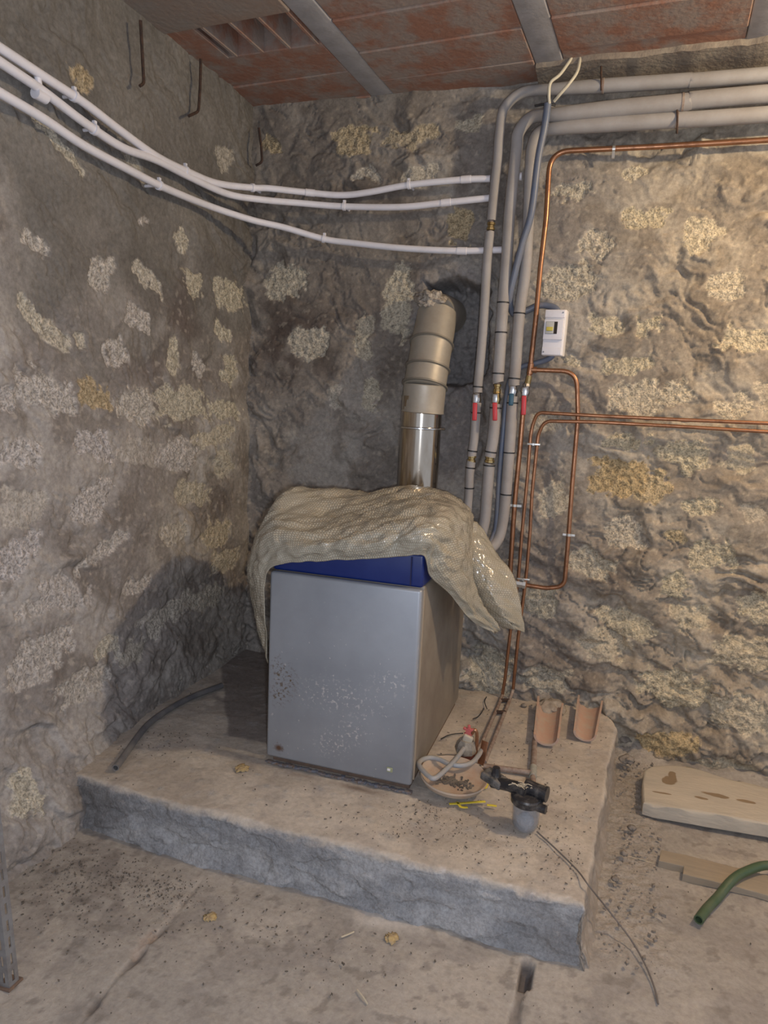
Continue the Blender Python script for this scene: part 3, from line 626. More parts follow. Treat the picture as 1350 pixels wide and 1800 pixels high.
# ---------------------------------------------------------------- white conduits
def corner_pt(px, py, xw, yw, R):
    """point on the conduit's run along the left wall, round the corner, along the back wall"""
    d = ray(px, py); best = None
    t = (xw - CAM[0]) / d[0] if d[0] < -1e-6 else 1e9; A = CAM + d * t
    B = CAM + d * ((yw - CAM[1]) / d[1])
    if A[1] <= yw - R and t < 1e8: return A
    if B[0] >= xw + R: return B
    cx_, cy_ = xw + R, yw - R
    # ray / cylinder of radius R about (cx_,cy_), far hit
    a = d[0] ** 2 + d[1] ** 2; b = 2 * (d[0] * (CAM[0] - cx_) + d[1] * (CAM[1] - cy_)); c = (CAM[0] - cx_) ** 2 + (CAM[1] - cy_) ** 2 - R * R
    t = (-b + math.sqrt(max(0, b * b - 4 * a * c))) / (2 * a); return CAM + d * t
def conduit(label, pts, ends, clips, joints, r=.0152):
    P = [corner_pt(x, y, XL + .055, YB - .075, .55) for x, y in pts]
    P = [P[0] + (P[0] - P[1]) * 2.2] + P
    o = empty('white_conduit', P[1], label, 'conduit', None)
    C = cr(P, 8)
    MB().tube(C, r, 16).build('tube', M_white, o)
    arr = np.array(C)
    def at(px, py):
        q = corner_pt(px, py, XL + .055, YB - .075, .55); i = int(np.argmin(((arr - q) ** 2).sum(1))); i = min(max(i, 1), len(arr) - 2)
        d = arr[i + 1] - arr[i - 1]; return arr[i], d / np.linalg.norm(d)
    for (x, y) in joints:
        c, d = at(x, y); MB().tube([c - d * .001, c, c + d * .045, c + d * .046], [r, r + .0022, r + .0022, r], 16).build('sleeve_joint', M_white, o)
    for (x, y) in clips:
        c, d = at(x, y); out = np.array([1, 0, 0.]) if c[1] < YB - .3 else np.array([0, -1, 0.])
        m = MB().tube([c - d * .007, c - d * .0065, c + d * .0065, c + d * .007], [r + .001, r + .0045, r + .0045, r + .001], 16)
        m.tube([c - out * .015, c - out * .075], .006, 8); up = np.cross(out, d); m.box(c + up * (r + .008), (.012, .012, .012))
        m.build('clip', M_white, o)
    return o
conduit('white conduit, uppermost of the three crossing the left corner', [(0, 84), (70, 130), (148, 181), (207, 226), (274, 274), (326, 300), (381, 322), (444, 330), (473, 331), (537, 338), (598, 343), (648, 338), (719, 325), (811, 316), (862, 314)], None, [(132, 168), (323, 299), (445, 330), (719, 325)], [(537, 338), (811, 316)])
conduit('white conduit, middle one of three crossing the left corner', [(0, 109), (74, 159), (148, 215), (215, 259), (274, 281), (333, 311), (400, 341), (460, 351), (527, 357), (605, 363), (704, 364), (776, 357), (861, 348)], None, [(163, 222), (605, 363)], [(776, 357)])
conduit('white conduit, lowest of three crossing the left corner', [(0, 163), (74, 207), (148, 256), (222, 296), (289, 330), (370, 363), (444, 387), (500, 400), (569, 420), (619, 427), (704, 436), (804, 441), (883, 439)], None, [(283, 327), (569, 420)], [(804, 441)])
sd = onx(66, 140, XL + .05); sdb = onx(72, 168, XL + .05); cs = empty('conduit_spacer_clip', sd, 'white spacer clip bridging the two upper conduits at far left', 'clip')
MB().tube([sd + (0, 0, .01), (sd + sdb) / 2, sdb], .011, 10).build('clip_bar', M_white, cs)
MB().tube([sdb + (.0, -.025, 0), sdb + (.0, .020, .0)], .019, 16).build('clip_ring', M_white, cs)
lb = ony(917, 310, 3.40); t_ = MB().tube([lb - (.03, 0, 0), lb + (.002, 0, 0)], .018, 14).build('conduit_stub', M_white)
tag(t_, 'short white conduit end poking out between the grey vertical pipes', 'conduit')

# ---------------------------------------------------------------- grey insulated pipes
def path(pts, y, n=6):
    return cr([ony(p[0], p[1], p[2] if len(p) > 2 else y) for p in pts], n)
def nearest(arr, px, py, y):
    q = ony(px, py, y); i = int(np.argmin(((arr - q) ** 2)[:, [0, 2]].sum(1))); i = min(max(i, 1), len(arr) - 2)
    d = arr[i + 1] - arr[i - 1]; return arr[i], d / np.linalg.norm(d)
def heating_pipe(label, hor, ver, yh, yv, rh, rv, ties, gaps, ends, horties=()):
    """hor: right-to-left pixels along the top; ver: downwards"""
    H = [ony(x, y, yh) for x, y in hor]; far = H[0] + (H[0] - H[1]) / np.linalg.norm(H[0] - H[1]) * 2.4; far[2] = H[0][2]
    P = [far] + H + [ony(p[0], p[1], yv) for p in ver] + [np.array(e) for e in ends]
    o = empty('insulated_pipe', P[len(H)], label, 'pipe')
    C = np.array(cr(P, 10)); nb = (len(H)) * 10
    rad = np.array([rh + (rv - rh) * float(sst(nb - 12, nb + 8, np.array(float(i)))) for i in range(len(C))])
    # cut foam at gaps (valves, unions)
    cuts = []
    for (g0, g1) in gaps:
        i0 = int(np.argmin(((C - ony(*g0, yv)) ** 2)[nb:, [0, 2]].sum(1))) + nb; i1 = int(np.argmin(((C - ony(*g1, yv)) ** 2)[nb:, [0, 2]].sum(1))) + nb
        cuts.append((i0, ony(*g0, yv), i1, ony(*g1, yv)))
    seg = []; start = 0; sp = None
    pts = list(C); cur = [C[0]]; cr_ = [rad[0]]; i = 1
    res = []
    prev = 0; head = None
    for (i0, p0, i1, p1) in cuts:
        a = [C[k] for k in range(prev, i0) if True]; ra = [rad[k] for k in range(prev, i0)]
        if head is not None:
            a = [head] + [q for q in a if q[2] < head[2] - .004]; ra = [rv] * len(a)
        e = np.array([p0[0], yv, p0[2]])
        a = [q for q in a if q[2] > e[2] + .004]; ra = ra[:len(a)]
        res.append((a + [e], ra + [rv])); prev = i1; head = np.array([p1[0], yv, p1[2]])
    a = [q for q in C[prev:] if head is None or q[2] < head[2] - .004]
    if head is not None: a = [head] + a
    ra = [rv] * len(a) if head is not None else list(rad[prev:])
    res.append((a, ra))
    for a, ra in res:
        if len(a) > 1: MB().tube(a, ra, 22).build('foam_sleeve', M_foam, o)
    MB().tube(list(C), .011, 10).build('inner_pipe', M_cudust, o)
    for (x, y) in ties:
        c, d = nearest(C[nb:], x, y, yv); MB().tube([c - d * .003, c + d * .003], rv + .002, 20).build('tie', M_tie, o)
    for (x, y) in horties:
        c, d = nearest(C[:nb], x, y, yh); MB().tube([c - d * .006, c - d * .004, c + d * .004, c + d * .006], [rh - .004, rh + .002, rh + .002, rh - .004], 20).build('joint_band', M_cudust, o)
    return o, C[nb:]
def valve(root, C, px, py, y, hpx, hpy, hmat, bodymat, blabel=None):
    c, d = nearest(C, px, py, y); up = -d if d[2] < 0 else d
    b = MB().tube([c - up * .042, c - up * .030, c - up * .028, c - up * .015, c, c + up * .015, c + up * .028, c + up * .030, c + up * .042],
                  [.016, .020, .016, .018, .022, .018, .016, .020, .016], 8).build('valve_body', bodymat, root)
    st = MB().tube([c, c - np.array([0, .045, 0])], .008, 10)
    hb = c - np.array([0, .045, 0]); he = ony(hpx, hpy, hb[1]); st.box((hb + he * 0 + up * .004), (.024, .006, .042), None, .003); st.build('valve_stem', M_chrome, root)
    he = ony(hpx, hpy, hb[1]); hs = hb + (he - hb) * 0.20
    ax_ = (he - hs); L_ = np.linalg.norm(ax_); mid = (he + hs) / 2
    MB().box(mid, (.022, .011, L_ * 1.10), Matrix.Rotation(math.atan2(-ax_[0], -ax_[2]), 3, 'Y'), .0045).build('valve_handle', hmat, root)
def union(root, C, px, py, y, m, r=.021):
    c, d = nearest(C, px, py, y)
    MB().tube([c - d * .018, c - d * .016, c - d * .006, c - d * .004, c + d * .004, c + d * .006, c + d * .016, c + d * .018], [r - .004, r, r, r - .004, r - .004, r, r, r - .004], 8).build('union_nut', m, root)

yh = 3.375
p1, C1_ = heating_pipe('grey insulated heating pipe, leftmost vertical and topmost horizontal run, red-handled valve',
    [(1350, 131), (1200, 142), (1060, 151), (975, 157)], [(918, 163), (886, 192), (878, 237), (875, 280), (869, 335), (863, 398), (857, 453), (851, 558), (846, 620), (839, 695), (834, 767), (829, 806), (826, 835), (823, 885)], 3.36, 3.385, .029, .0222,
    [(842, 682), (837, 728), (830, 793), (827, 823), (823, 856)], [((864, 388), (861, 408)), ((840, 690), (838, 708)), ((830, 802), (829, 811))], [(-.66, 3.35, .99), (-.72, 3.28, .95)], [(1057, 150)])
valve(p1, C1_, 839, 699, 3.385, 834, 738, M_red, M_chrome); union(p1, C1_, 829, 806, 3.385, M_brass)
union(p1, C1_, 862, 398, 3.385, M_brass, .019)
p2, C2_ = heating_pipe('grey insulated heating pipe, second vertical from left, brass valve with red handle',
    [(1350, 165), (1200, 180), (1080, 191), (985, 201)], [(936, 206), (912, 232), (908, 262), (902, 315), (895, 386), (891, 453), (883, 551), (878, 630), (873, 695), (867, 767), (861, 807), (856, 869), (850, 925)], 3.345, 3.375, .034, .0268,
    [(885, 528), (882, 583), (877, 659), (872, 716), (862, 793), (860, 820)], [((876, 673), (872, 710)), ((861, 803), (861, 815))], [(-.60, 3.34, .88), (-.68, 3.27, .84)], [(1197, 180)])
valve(p2, C2_, 872, 699, 3.375, 870, 738, M_red, M_brass); union(p2, C2_, 875, 682, 3.375, M_brass, .018); union(p2, C2_, 861, 809, 3.375, M_brass, .024)
p3, C3_ = heating_pipe('grey insulated heating pipe, third vertical from left with elbow low beside the wrap',
    [(1350, 201), (1190, 211), (1060, 219), (985, 225)], [(950, 232), (936, 258), (932, 300), (928, 400), (923, 480), (913, 551), (906, 647), (902, 688), (897, 767), (890, 862), (884, 915)], 3.36, 3.385, .031, .0258,
    [(914, 549), (906, 666), (903, 705), (894, 799), (885, 867)], [((904, 679), (902, 696))], [tuple(ony(876, 947, 3.37)), tuple(ony(860, 966, 3.33)), tuple(ony(838, 975, 3.29))], [(1189, 211)])
valve(p3, C3_, 903, 686, 3.385, 898, 712, M_bluehandle, M_chrome)

# hanging clips of the two lower horizontals
for (x, y, l_, lab) in [(1190, 216, 236, 'thin metal strap holding the lowest horizontal pipe under the ceiling'), (1057, 140, 160, 'thin metal strap on the topmost horizontal pipe')]:
    a = ony(x, y - 22, 3.345); b = ony(x, l_, 3.345)
    tag(MB().tube([a - (0, 0.01, 0), (a + b) / 2 - (0, .022, 0), b - (0, .005, 0)], .004, 8).build('pipe_strap', M_rebar), lab, 'strap')

# ---------------------------------------------------------------- electric conduit, breaker box
ec = empty('corrugated_conduit', ony(957, 225, 3.31), 'slate blue conduit descending past the grey pipes and hooking into the breaker box top', 'conduit')
MB().tube(cr([ony(963, 182, 3.295), ony(957, 225, 3.30), ony(946, 280, 3.315), ony(934, 374, 3.33), ony(918, 429, 3.345), ony(904, 484, 3.36), ony(896, 523, 3.38), ony(899, 545, 3.42), ony(906, 552, 3.435), ony(926, 546, 3.435), ony(947, 537, 3.435), ony(967, 538, 3.43), ony(979, 545, 3.42), ony(980, 556, 3.42)], 8), .0155, 14).build('tube', M_cable, ec)
MB().tube([ony(963, 183, 3.295) - np.array([.055, -.01, .0]), ony(963, 183, 3.30) + np.array([.0, -.005, .0]), ony(963, 183, 3.295) + np.array([.03, .02, 0.0])], .005, 8).build('wire_tie', M_tie, ec)
ec2 = empty('corrugated_conduit', ony(970, 627, 3.42), 'slate blue conduit leaving the breaker box bottom and running down beside the third pipe', 'conduit')
MB().tube(cr([ony(972, 618, 3.42), ony(970, 627, 3.42), ony(957, 634, 3.43), ony(936, 640, 3.435), ony(915, 646, 3.44), ony(898, 665, 3.43), ony(890, 700, 3.405), ony(884, 767, 3.395), ony(878, 835, 3.395), ony(873, 917, 3.385), ony(868, 940, 3.375), ony(858, 957, 3.34), ony(838, 964, 3.30)], 8), .0125, 14).build('tube', M_cable, ec2)
bbc = ony(976, 586, 3.41)
bb = empty('breaker_box', bbc, 'small white breaker box on the wall with yellow-marked switch', 'breaker box')
R1 = Matrix.Rotation(math.radians(1.0), 3, 'Y') @ Matrix.Rotation(math.radians(-6), 3, 'Z')
def bp(x, y, z): return Vector(bbc) + R1 @ Vector((x, y, z))
MB().box(bp(0, 0, 0), (.095, .060, .205), R1, .004).build('back_box', M_box, bb)
MB().box(bp(-.002, -.034, .083), (.088, .014, .034), R1, .002).box(bp(-.002, -.034, -.083), (.088, .014, .034), R1, .002).box(bp(-.002, -.036, .012), (.088, .022, .09), R1, .003).box(bp(-.002, -.031, -.05), (.088, .012, .04), R1, .002).build('cover', M_white, bb)
MB().box(bp(-.010, -.0475, .020), (.052, .002, .054), R1).build('window_recess', M_dark, bb)
sw = MB().box(bp(-.017, -.049, .020), (.036, .006, .052), R1, .001).build('switch_module', mat('module_grey', (.52, .52, .50), .5), bb)
k_ = MB().box(bp(-.017, -.053, .014), (.030, .006, .018), R1, .003).build('toggle', mat('toggle_yellow', (.62, .52, .10), .5), bb); tag(k_, 'yellow toggle bar')
for q in ((.034, .088), (-.038, -.088)): MB().tube([bp(q[0], -.038, q[1]), bp(q[0], -.0425, q[1])], .004, 10).build('screw', M_chrome, bb)

for i, (pl, lab) in enumerate([([(1006, 107, 3.30), (985, 130, 3.27), (968, 145, 3.26), (965, 165, 3.27), (966, 182, 3.285)], 'cream cable curving from ceiling to pipes, left of two'),
                               ([(1020, 107, 3.30), (1015, 125, 3.27), (1002, 145, 3.255), (985, 165, 3.26), (974, 178, 3.28)], 'cream cable slanting from ceiling to pipes, right of two')]):
    P = [ony(*p) for p in pl]; P[0][2] = ZC + .0
    tag(MB().tube(cr(P, 8), .0065, 10).build('cream_cable', M_cream), lab, 'cable')

# ---------------------------------------------------------------- copper pipes
def P3d(pts, y): return [ony(p[0], p[1], p[2] if len(p) > 2 else y) for p in pts]
c1 = empty('copper_pipe', ony(970, 292, 3.41), 'thick copper pipe from upper right turning down past a red-handled valve', 'pipe')
H = P3d([(1350, 246), (1150, 258), (975, 266)], 3.41); far = H[0] + (H[0] - H[1]) / np.linalg.norm(H[0] - H[1]) * 2.4; far[2] = H[0][2]
V1 = P3d([(960, 385), (950, 470), (942, 560), (932, 650), (921, 705), (914, 790), (906, 870), (901, 940), (897, 1003), (896, 1030)], 3.41)
MB().tube(fillet([far, H[0], H[1], H[2] + np.array([-.02, 0, .0])] + V1, [0, .02, .02, .09] + [.03] * 12), .0115, 14).build('tube', M_cu, c1)
va = np.array(cr(V1, 8)); valve(c1, va, 923, 690, 3.41, 920, 728, M_red, M_chrome)
cL, dL = nearest(va, 930, 650, 3.41)
MB().tube([cL - dL * .03, cL - dL * .028, cL + dL * .02, cL + dL * .022], [.0115, .0145, .0145, .0115], 14).tube([cL, cL + np.array([.03, 0, 0])], .0145, 14).build('tee', M_cu, c1)
c, d = nearest(va, 928, 672, 3.41); MB().tube([c - d * .03, c + d * .02], .014, 8).build('adapter', M_brass, c1)
for q in [(905, 890)]:
    c, d = nearest(va, *q, 3.41); MB().tube([c - d * .006, c + d * .006], .015, 14).box(c + np.array([.022, .0, 0]), (.024, .014, .012)).box(c - np.array([.022, .0, 0]), (.024, .014, .012)).tube([c, c + np.array([0, .05, 0])], .004, 8).build('clip', M_zinc, c1)
for q in [(1079, 262)]:
    c = ony(*q, 3.41); MB().tube([c - (.006, 0, 0), c + (.006, 0, 0)], .015, 14).box(c - (0, 0, .024), (.012, .014, .03)).tube([c, c + np.array([0, .05, 0])], .004, 8).build('clip', M_zinc, c1)
lp = empty('copper_pipe', ony(1010, 800, 3.42), 'copper bypass loop bulging right of the other copper pipes', 'pipe')
LP = [cL] + P3d([(1014, 653), (1016, 735), (1006, 850), (998, 960), (992, 1031), (960, 1034), (915, 1027)], 3.42)
MB().tube(fillet(LP, [0, .07, .02, .02, .02, .07, .02, 0]), .0105, 14).build('tube', M_cu, lp)
c = ony(1000, 940, 3.42); MB().tube([c - (0, 0, .006), c + (0, 0, .006)], .0145, 14).box(c, (.056, .014, .010)).tube([c, c + np.array([0, .05, 0])], .004, 8).build('clip', M_zinc, lp)
ua, ub = ony(898, 1024, 3.395), ony(924, 1028, 3.395); dd = (ub - ua)
MB().tube([ua, ua + dd * .3, ua + dd * .31, ua + dd * .8, ua + dd * .81, ub], [.014, .014, .019, .019, .022, .022], 8).build('union_nut', M_zinc, lp)
def thin(label, hpts, vpts, yv, ptop, rest):
    H = P3d(hpts, 3.385); far = H[0] + (H[0] - H[1]) / np.linalg.norm(H[0] - H[1]) * 2.4; far[2] = H[0][2]
    Vv = P3d(vpts, yv); fl = [onz(p[0], p[1], ZP + .012) for p in rest]
    o = empty('copper_pipe', fl[-1], label, 'pipe')
    n = len(H) + 1
    MB().tube(fillet([far] + H + Vv, [0] + [.02] * (len(H) - 1) + [.07] + [.02] * 20), .0080, 12).build('tube', M_cu, o)
    MB().tube(fillet([Vv[-1]] + fl, .05), .0085, 12).build('dusty_run', M_cudust, o)
    return o, Vv
t1, _ = thin('thin copper oil line, left of two, upper horizontal run', [(1350, 744), (1200, 738), (1050, 731), (945, 725)], [(937, 745), (933, 764), (928, 829), (924, 872), (917, 943), (911, 1020), (903, 1070), (896, 1120), (888, 1192), (883, 1222)], 3.395, 0, [(877, 1238), (868, 1258), (845, 1310), (833, 1328)])
t2, _ = thin('thin copper oil line, right of two, lower horizontal run', [(1350, 759), (1200, 750), (1050, 742), (957, 740)], [(946, 765), (944, 785), (938, 840), (935, 872), (932, 931), (926, 1002), (921, 1045), (911, 1120), (905, 1180), (902, 1212)], 3.395, 0, [(896, 1230), (886, 1255), (862, 1315), (852, 1340)])
for (x, y) in ((938, 781), (920, 1018)):
    c = ony(x, y, 3.392); MB().box(c, (.062, .010, .010), None, .002).tube([c - (0, .012, 0), c + (0, .05, 0)], .006, 8).build('clip', M_zinc, t2)
for (x, y) in ((888, 1231), (881, 1252)):
    c = onz(x, y, ZP + .014); MB().box(c, (.045, .012, .016), Matrix.Rotation(.4, 3, 'Z'), .002).build('clip', M_rebar, t2)

# ---------------------------------------------------------------- bubble wrap
def bubble():
    m, N, L, B = newmat('bubble_wrap_film')
    uv = N.new('ShaderNodeUVMap'); uv.uv_map = 'UVMap'
    sep = N.new('ShaderNodeSeparateXYZ'); L.new(uv.outputs[0], sep.inputs[0])
    def M2(op, a, b=None):
        n = N.new('ShaderNodeMath'); n.operation = op
        for k, q in ((0, a), (1, b)):
            if q is None: continue
            if isinstance(q, (int, float)): n.inputs[k].default_value = q
            else: L.new(q, n.inputs[k])
        return n.outputs[0]
    pit = 0.0105
    y = M2('DIVIDE', sep.outputs[1], pit * .866); row = M2('FLOOR', y); odd = M2('MULTIPLY', M2('MODULO', M2('ABSOLUTE', row), 2.0), .5)
    x = M2('ADD', M2('DIVIDE', sep.outputs[0], pit), odd)
    fx = M2('SUBTRACT', M2('FRACT', x), .5); fy = M2('MULTIPLY', M2('SUBTRACT', M2('FRACT', y), .5), .866)
    d = M2('SQRT', M2('ADD', M2('MULTIPLY', fx, fx), M2('MULTIPLY', fy, fy)))
    mr = N.new('ShaderNodeMapRange'); mr.interpolation_type = 'SMOOTHSTEP'; mr.inputs['From Min'].default_value = .46; mr.inputs['From Max'].default_value = .26; L.new(d, mr.inputs['Value'])
    nz = N.new('ShaderNodeTexNoise'); nz.inputs['Scale'].default_value = 40; nz.inputs['Detail'].default_value = 4
    ad = M2('ADD', mr.outputs[0], M2('MULTIPLY', nz.outputs['Fac'], .8))
    bp_ = N.new('ShaderNodeBump'); bp_.inputs['Strength'].default_value = 0.85; bp_.inputs['Distance'].default_value = .004; L.new(ad, bp_.inputs['Height']); L.new(bp_.outputs[0], B.inputs['Normal'])
    mx = N.new('ShaderNodeMix'); mx.data_type = 'RGBA'; L.new(mr.outputs[0], mx.inputs[0]); mx.inputs[6].default_value = (.57, .52, .41, 1); mx.inputs[7].default_value = (.68, .635, .52, 1)
    L.new(mx.outputs[2], B.inputs['Base Color']); B.inputs['Roughness'].default_value = .24; B.inputs['Specular IOR Level'].default_value = .6
    B.inputs['Coat Weight'].default_value = .8; B.inputs['Coat Roughness'].default_value = .12
    tr = N.new('ShaderNodeBsdfTranslucent'); L.new(mx.outputs[2], tr.inputs['Color'])
    ms = N.new('ShaderNodeMixShader'); ms.inputs[0].default_value = .22; L.new(B.outputs[0], ms.inputs[1]); L.new(tr.outputs[0], ms.inputs[2])
    tp = N.new('ShaderNodeBsdfTransparent'); m2 = N.new('ShaderNodeMixShader'); m2.inputs[0].default_value = .08; L.new(ms.outputs[0], m2.inputs[1]); L.new(tp.outputs[0], m2.inputs[2])
    L.new(m2.outputs[0], N['Material Output'].inputs['Surface'])
    return m
M_wrap = bubble()
def patch(net, nu, nv):
    """bicubic surface through a net of world points -> arrays"""
    rows = [np.array(cr(r, nu)) for r in net]; A = np.array(rows)
    return np.array([cr(list(A[:, j]), nv) for j in range(A.shape[1])])       # (u, v, 3)
def wrap_mesh(parts):
    V_, F_, UV_ = [], [], []
    for A, fold in parts:
        nu, nv = A.shape[:2]
        du = np.linalg.norm(np.diff(A, axis=0), axis=2).mean(1); dv = np.linalg.norm(np.diff(A, axis=1), axis=2).mean(0)
        u = np.concatenate([[0], np.cumsum(du)]); v = np.concatenate([[0], np.cumsum(dv)])
        UU, VV = np.meshgrid(u, v, indexing='ij')
        gu = np.gradient(A, axis=0); gv = np.gradient(A, axis=1); nrm = np.cross(gu, gv); nrm /= (np.linalg.norm(nrm, axis=2, keepdims=True) + 1e-9)
        w1_ = fbm(UU * 5, VV * 5, 71, 2) * .1
        cre = np.abs(fbm((UU + w1_) * 4 + VV * 3, (VV) * 9 - UU * 2, 75, 3)); cre2 = np.abs(fbm(UU * 6 - VV * 9, VV * 6 + UU * 2, 79, 3))
        dsp = fold * (0.020 * (0.25 - cre) + 0.018 * (0.25 - cre2) + .003 * fbm(UU * 40, VV * 40, 81, 2))
        ef = np.minimum(1, 0.35 + np.minimum(np.minimum(UU, u[-1] - UU), np.minimum(VV, v[-1] - VV)) / .05)
        sgn = np.where((nrm * (A - np.array([cx, cy, .7]))).sum(-1, keepdims=True) > 0, 1, -1)
        B_ = A + nrm * sgn * (dsp * ef)[..., None]
        n0 = len(V_); V_ += [tuple(p) for p in B_.reshape(-1, 3)]; idx = np.arange(nu * nv).reshape(nu, nv) + n0
        F_ += [tuple(q) for q in np.stack([idx[:-1, :-1], idx[1:, :-1], idx[1:, 1:], idx[:-1, 1:]], -1).reshape(-1, 4)]
        UV_ += list(np.stack([UU, VV], -1).reshape(-1, 2))
    me = bpy.data.meshes.new('bubble_wrap'); me.from_pydata([tuple(map(float, p)) for p in V_], [], [tuple(map(int, q)) for q in F_]); me.update()
    ul = me.uv_layers.new(name='UVMap'); li = np.zeros(len(me.loops), dtype=np.int32); me.loops.foreach_get('vertex_index', li)
    ul.data.foreach_set('uv', np.array(UV_)[li].astype(np.float32).ravel())
    o = link('bubble_wrap', me, M_wrap)
    s = o.modifiers.new('film', 'SOLIDIFY'); s.thickness = .0022
    return o
N_ = [
 [(470, 1166, 2.40), (466, 1085, 2.36), (468, 1010, 2.345), (500, 991, 2.335), (560, 988, 2.333), (630, 984, 2.333), (700, 979, 2.333), (745, 978, 2.34), (756, 1013, 2.42), (790, 1044, 2.55), (828, 1090, 2.68), (870, 1114, 2.80)],
 [(462, 1140, 2.46), (454, 1062, 2.42), (452, 992, 2.37), (492, 968, 2.315), (560, 962, 2.305), (630, 955, 2.305), (700, 948, 2.305), (757, 946, 2.33), (778, 988, 2.42), (806, 1030, 2.56), (838, 1080, 2.69), (874, 1112, 2.80)],
 [(456, 1115, 2.55), (446, 1045, 2.50), (442, 990, 2.44), (474, 935, 2.38), (560, 938, 2.38), (640, 928, 2.38), (712, 915, 2.38), (772, 915, 2.40), (806, 955, 2.52), (822, 1005, 2.62), (842, 1058, 2.72), (880, 1107, 2.81)],
 [(452, 1090, 2.66), (441, 1030, 2.62), (440, 982, 2.54), (476, 908, 2.50), (560, 908, 2.56), (640, 896, 2.60), (712, 880, 2.62), (778, 884, 2.62), (815, 915, 2.64), (826, 980, 2.68), (836, 1042, 2.75), (874, 1102, 2.82)],
 [(449, 1070, 2.78), (441, 1012, 2.74), (452, 958, 2.68), (496, 868, 2.66), (570, 858, 2.80), (645, 866, 2.90), (722, 853, 2.98), (795, 869, 2.98), (828, 905, 2.90), (830, 955, 2.82), (832, 1030, 2.80), (868, 1098, 2.84)],
 [(450, 1060, 2.95), (446, 1004, 2.92), (468, 948, 2.88), (520, 880, 2.86), (585, 872, 3.00), (650, 880, 3.06), (722, 868, 3.13), (795, 884, 3.12), (826, 912, 3.02), (828, 950, 2.92), (829, 1020, 2.86), (864, 1094, 2.87)]]
N_[3] = N_[3][:9] + [(823, 960, 2.68), (829, 1035, 2.74), (868, 1100, 2.82)]
N_[4] = N_[4][:9] + [(824, 950, 2.80), (826, 1030, 2.80), (864, 1100, 2.84)]
net = [[ony(*p) for p in r] for r in N_]
# drop behind the top towards the back of the casing
last = [p + np.array([0, .07, -.10 if 3 <= i <= 8 else -.04]) for i, p in enumerate(net[-1])]
A1 = patch(net + [last], 16, 20)
N2 = [[(824, 915, 2.90), (838, 918, 2.93), (848, 930, 2.97)], [(822, 965, 2.84), (846, 960, 2.88), (872, 972, 2.95)], [(826, 1005, 2.82), (855, 1000, 2.83), (900, 1008, 2.92)],
      [(832, 1045, 2.84), (868, 1045, 2.80), (912, 1048, 2.90)], [(852, 1075, 2.86), (886, 1082, 2.82), (919, 1085, 2.90)], [(884, 1103, 2.88), (905, 1106, 2.86), (923, 1112, 2.90)]]
A2 = patch([[ony(p[0], p[1], p[2] + .13) for p in r] for r in N2], 28, 12)
bw = wrap_mesh([(A1, 1.0), (A2, .75)]); tag(bw, 'crumpled translucent bubble wrap sheet draped over the top of the boiler', 'bubble wrap')

# ---------------------------------------------------------------- hooks on the left wall
for pl, lab in (([(247, 36), (250, 90), (253, 147), (246, 151)], 'bent rusty rebar hook high on left wall, leftmost of three'), ([(353, 104), (352, 150), (349, 196), (332, 204)], 'bent rusty rebar hook on the left wall, middle of three'), ([(455, 225), (459, 255), (461, 285), (450, 291)], 'bent rusty rebar hook in the wall corner, rightmost of three')):
    fn = (lambda a, b: onx(a, b, XL + .05)) if pl[0][0] < 440 else (lambda a, b: ony(a, b, YB - .06))
    P = [fn(*p) for p in pl]; P[0][2] = max(P[0][2], P[0][2])
    tag(MB().tube(fillet(P, .02), .006, 8).build('rebar_hook', M_rebar), lab, 'hook')

# ---------------------------------------------------------------- slotted angle post at far left
fo = onz(17, 1742, 0.0)
post = empty('slotted_post', (fo[0], fo[1], 0), 'grey slotted angle-iron shelving post at the far left edge', 'post')
v = []; f = []
hgt = 1.95; wf = .038; th = .0022; wf = .033
def ladder(mb, o, du, dn):
    """flange with slots: two rails and rungs"""
    o = np.array(o, float); du = np.array(du, float); dn = np.array(dn, float)
    def bar(u0, u1, z0, z1):
        c = o + du * (u0 + u1) / 2 + dn * th / 2 + np.array([0, 0, (z0 + z1) / 2])
        sz = [abs(du[k]) * (u1 - u0) + abs(dn[k]) * th for k in range(3)]; sz[2] = z1 - z0; mb.box(c, sz)
    bar(0, wf * .38, 0, hgt); bar(wf * .62, wf, 0, hgt)
    z = 0.0
    while z < hgt: bar(wf * .38, wf * .62, z, min(z + .018, hgt)); z += .050
ms_ = MB(); ladder(ms_, fo + np.array([-.0, 0, 0]), (-1, 0, 0), (0, 1, 0)); ladder(ms_, fo + np.array([0, 0, 0]), (0, 1, 0), (-1, 0, 0))
ms_.build('angle_bar', M_angle, post, smooth=False)
MB().box((fo[0] - .02, fo[1] + .018, .004), (.052, .050, .008), None, .002).build('foot', M_rust, post)
post.rotation_euler = (0, -math.radians(4.6), 0)

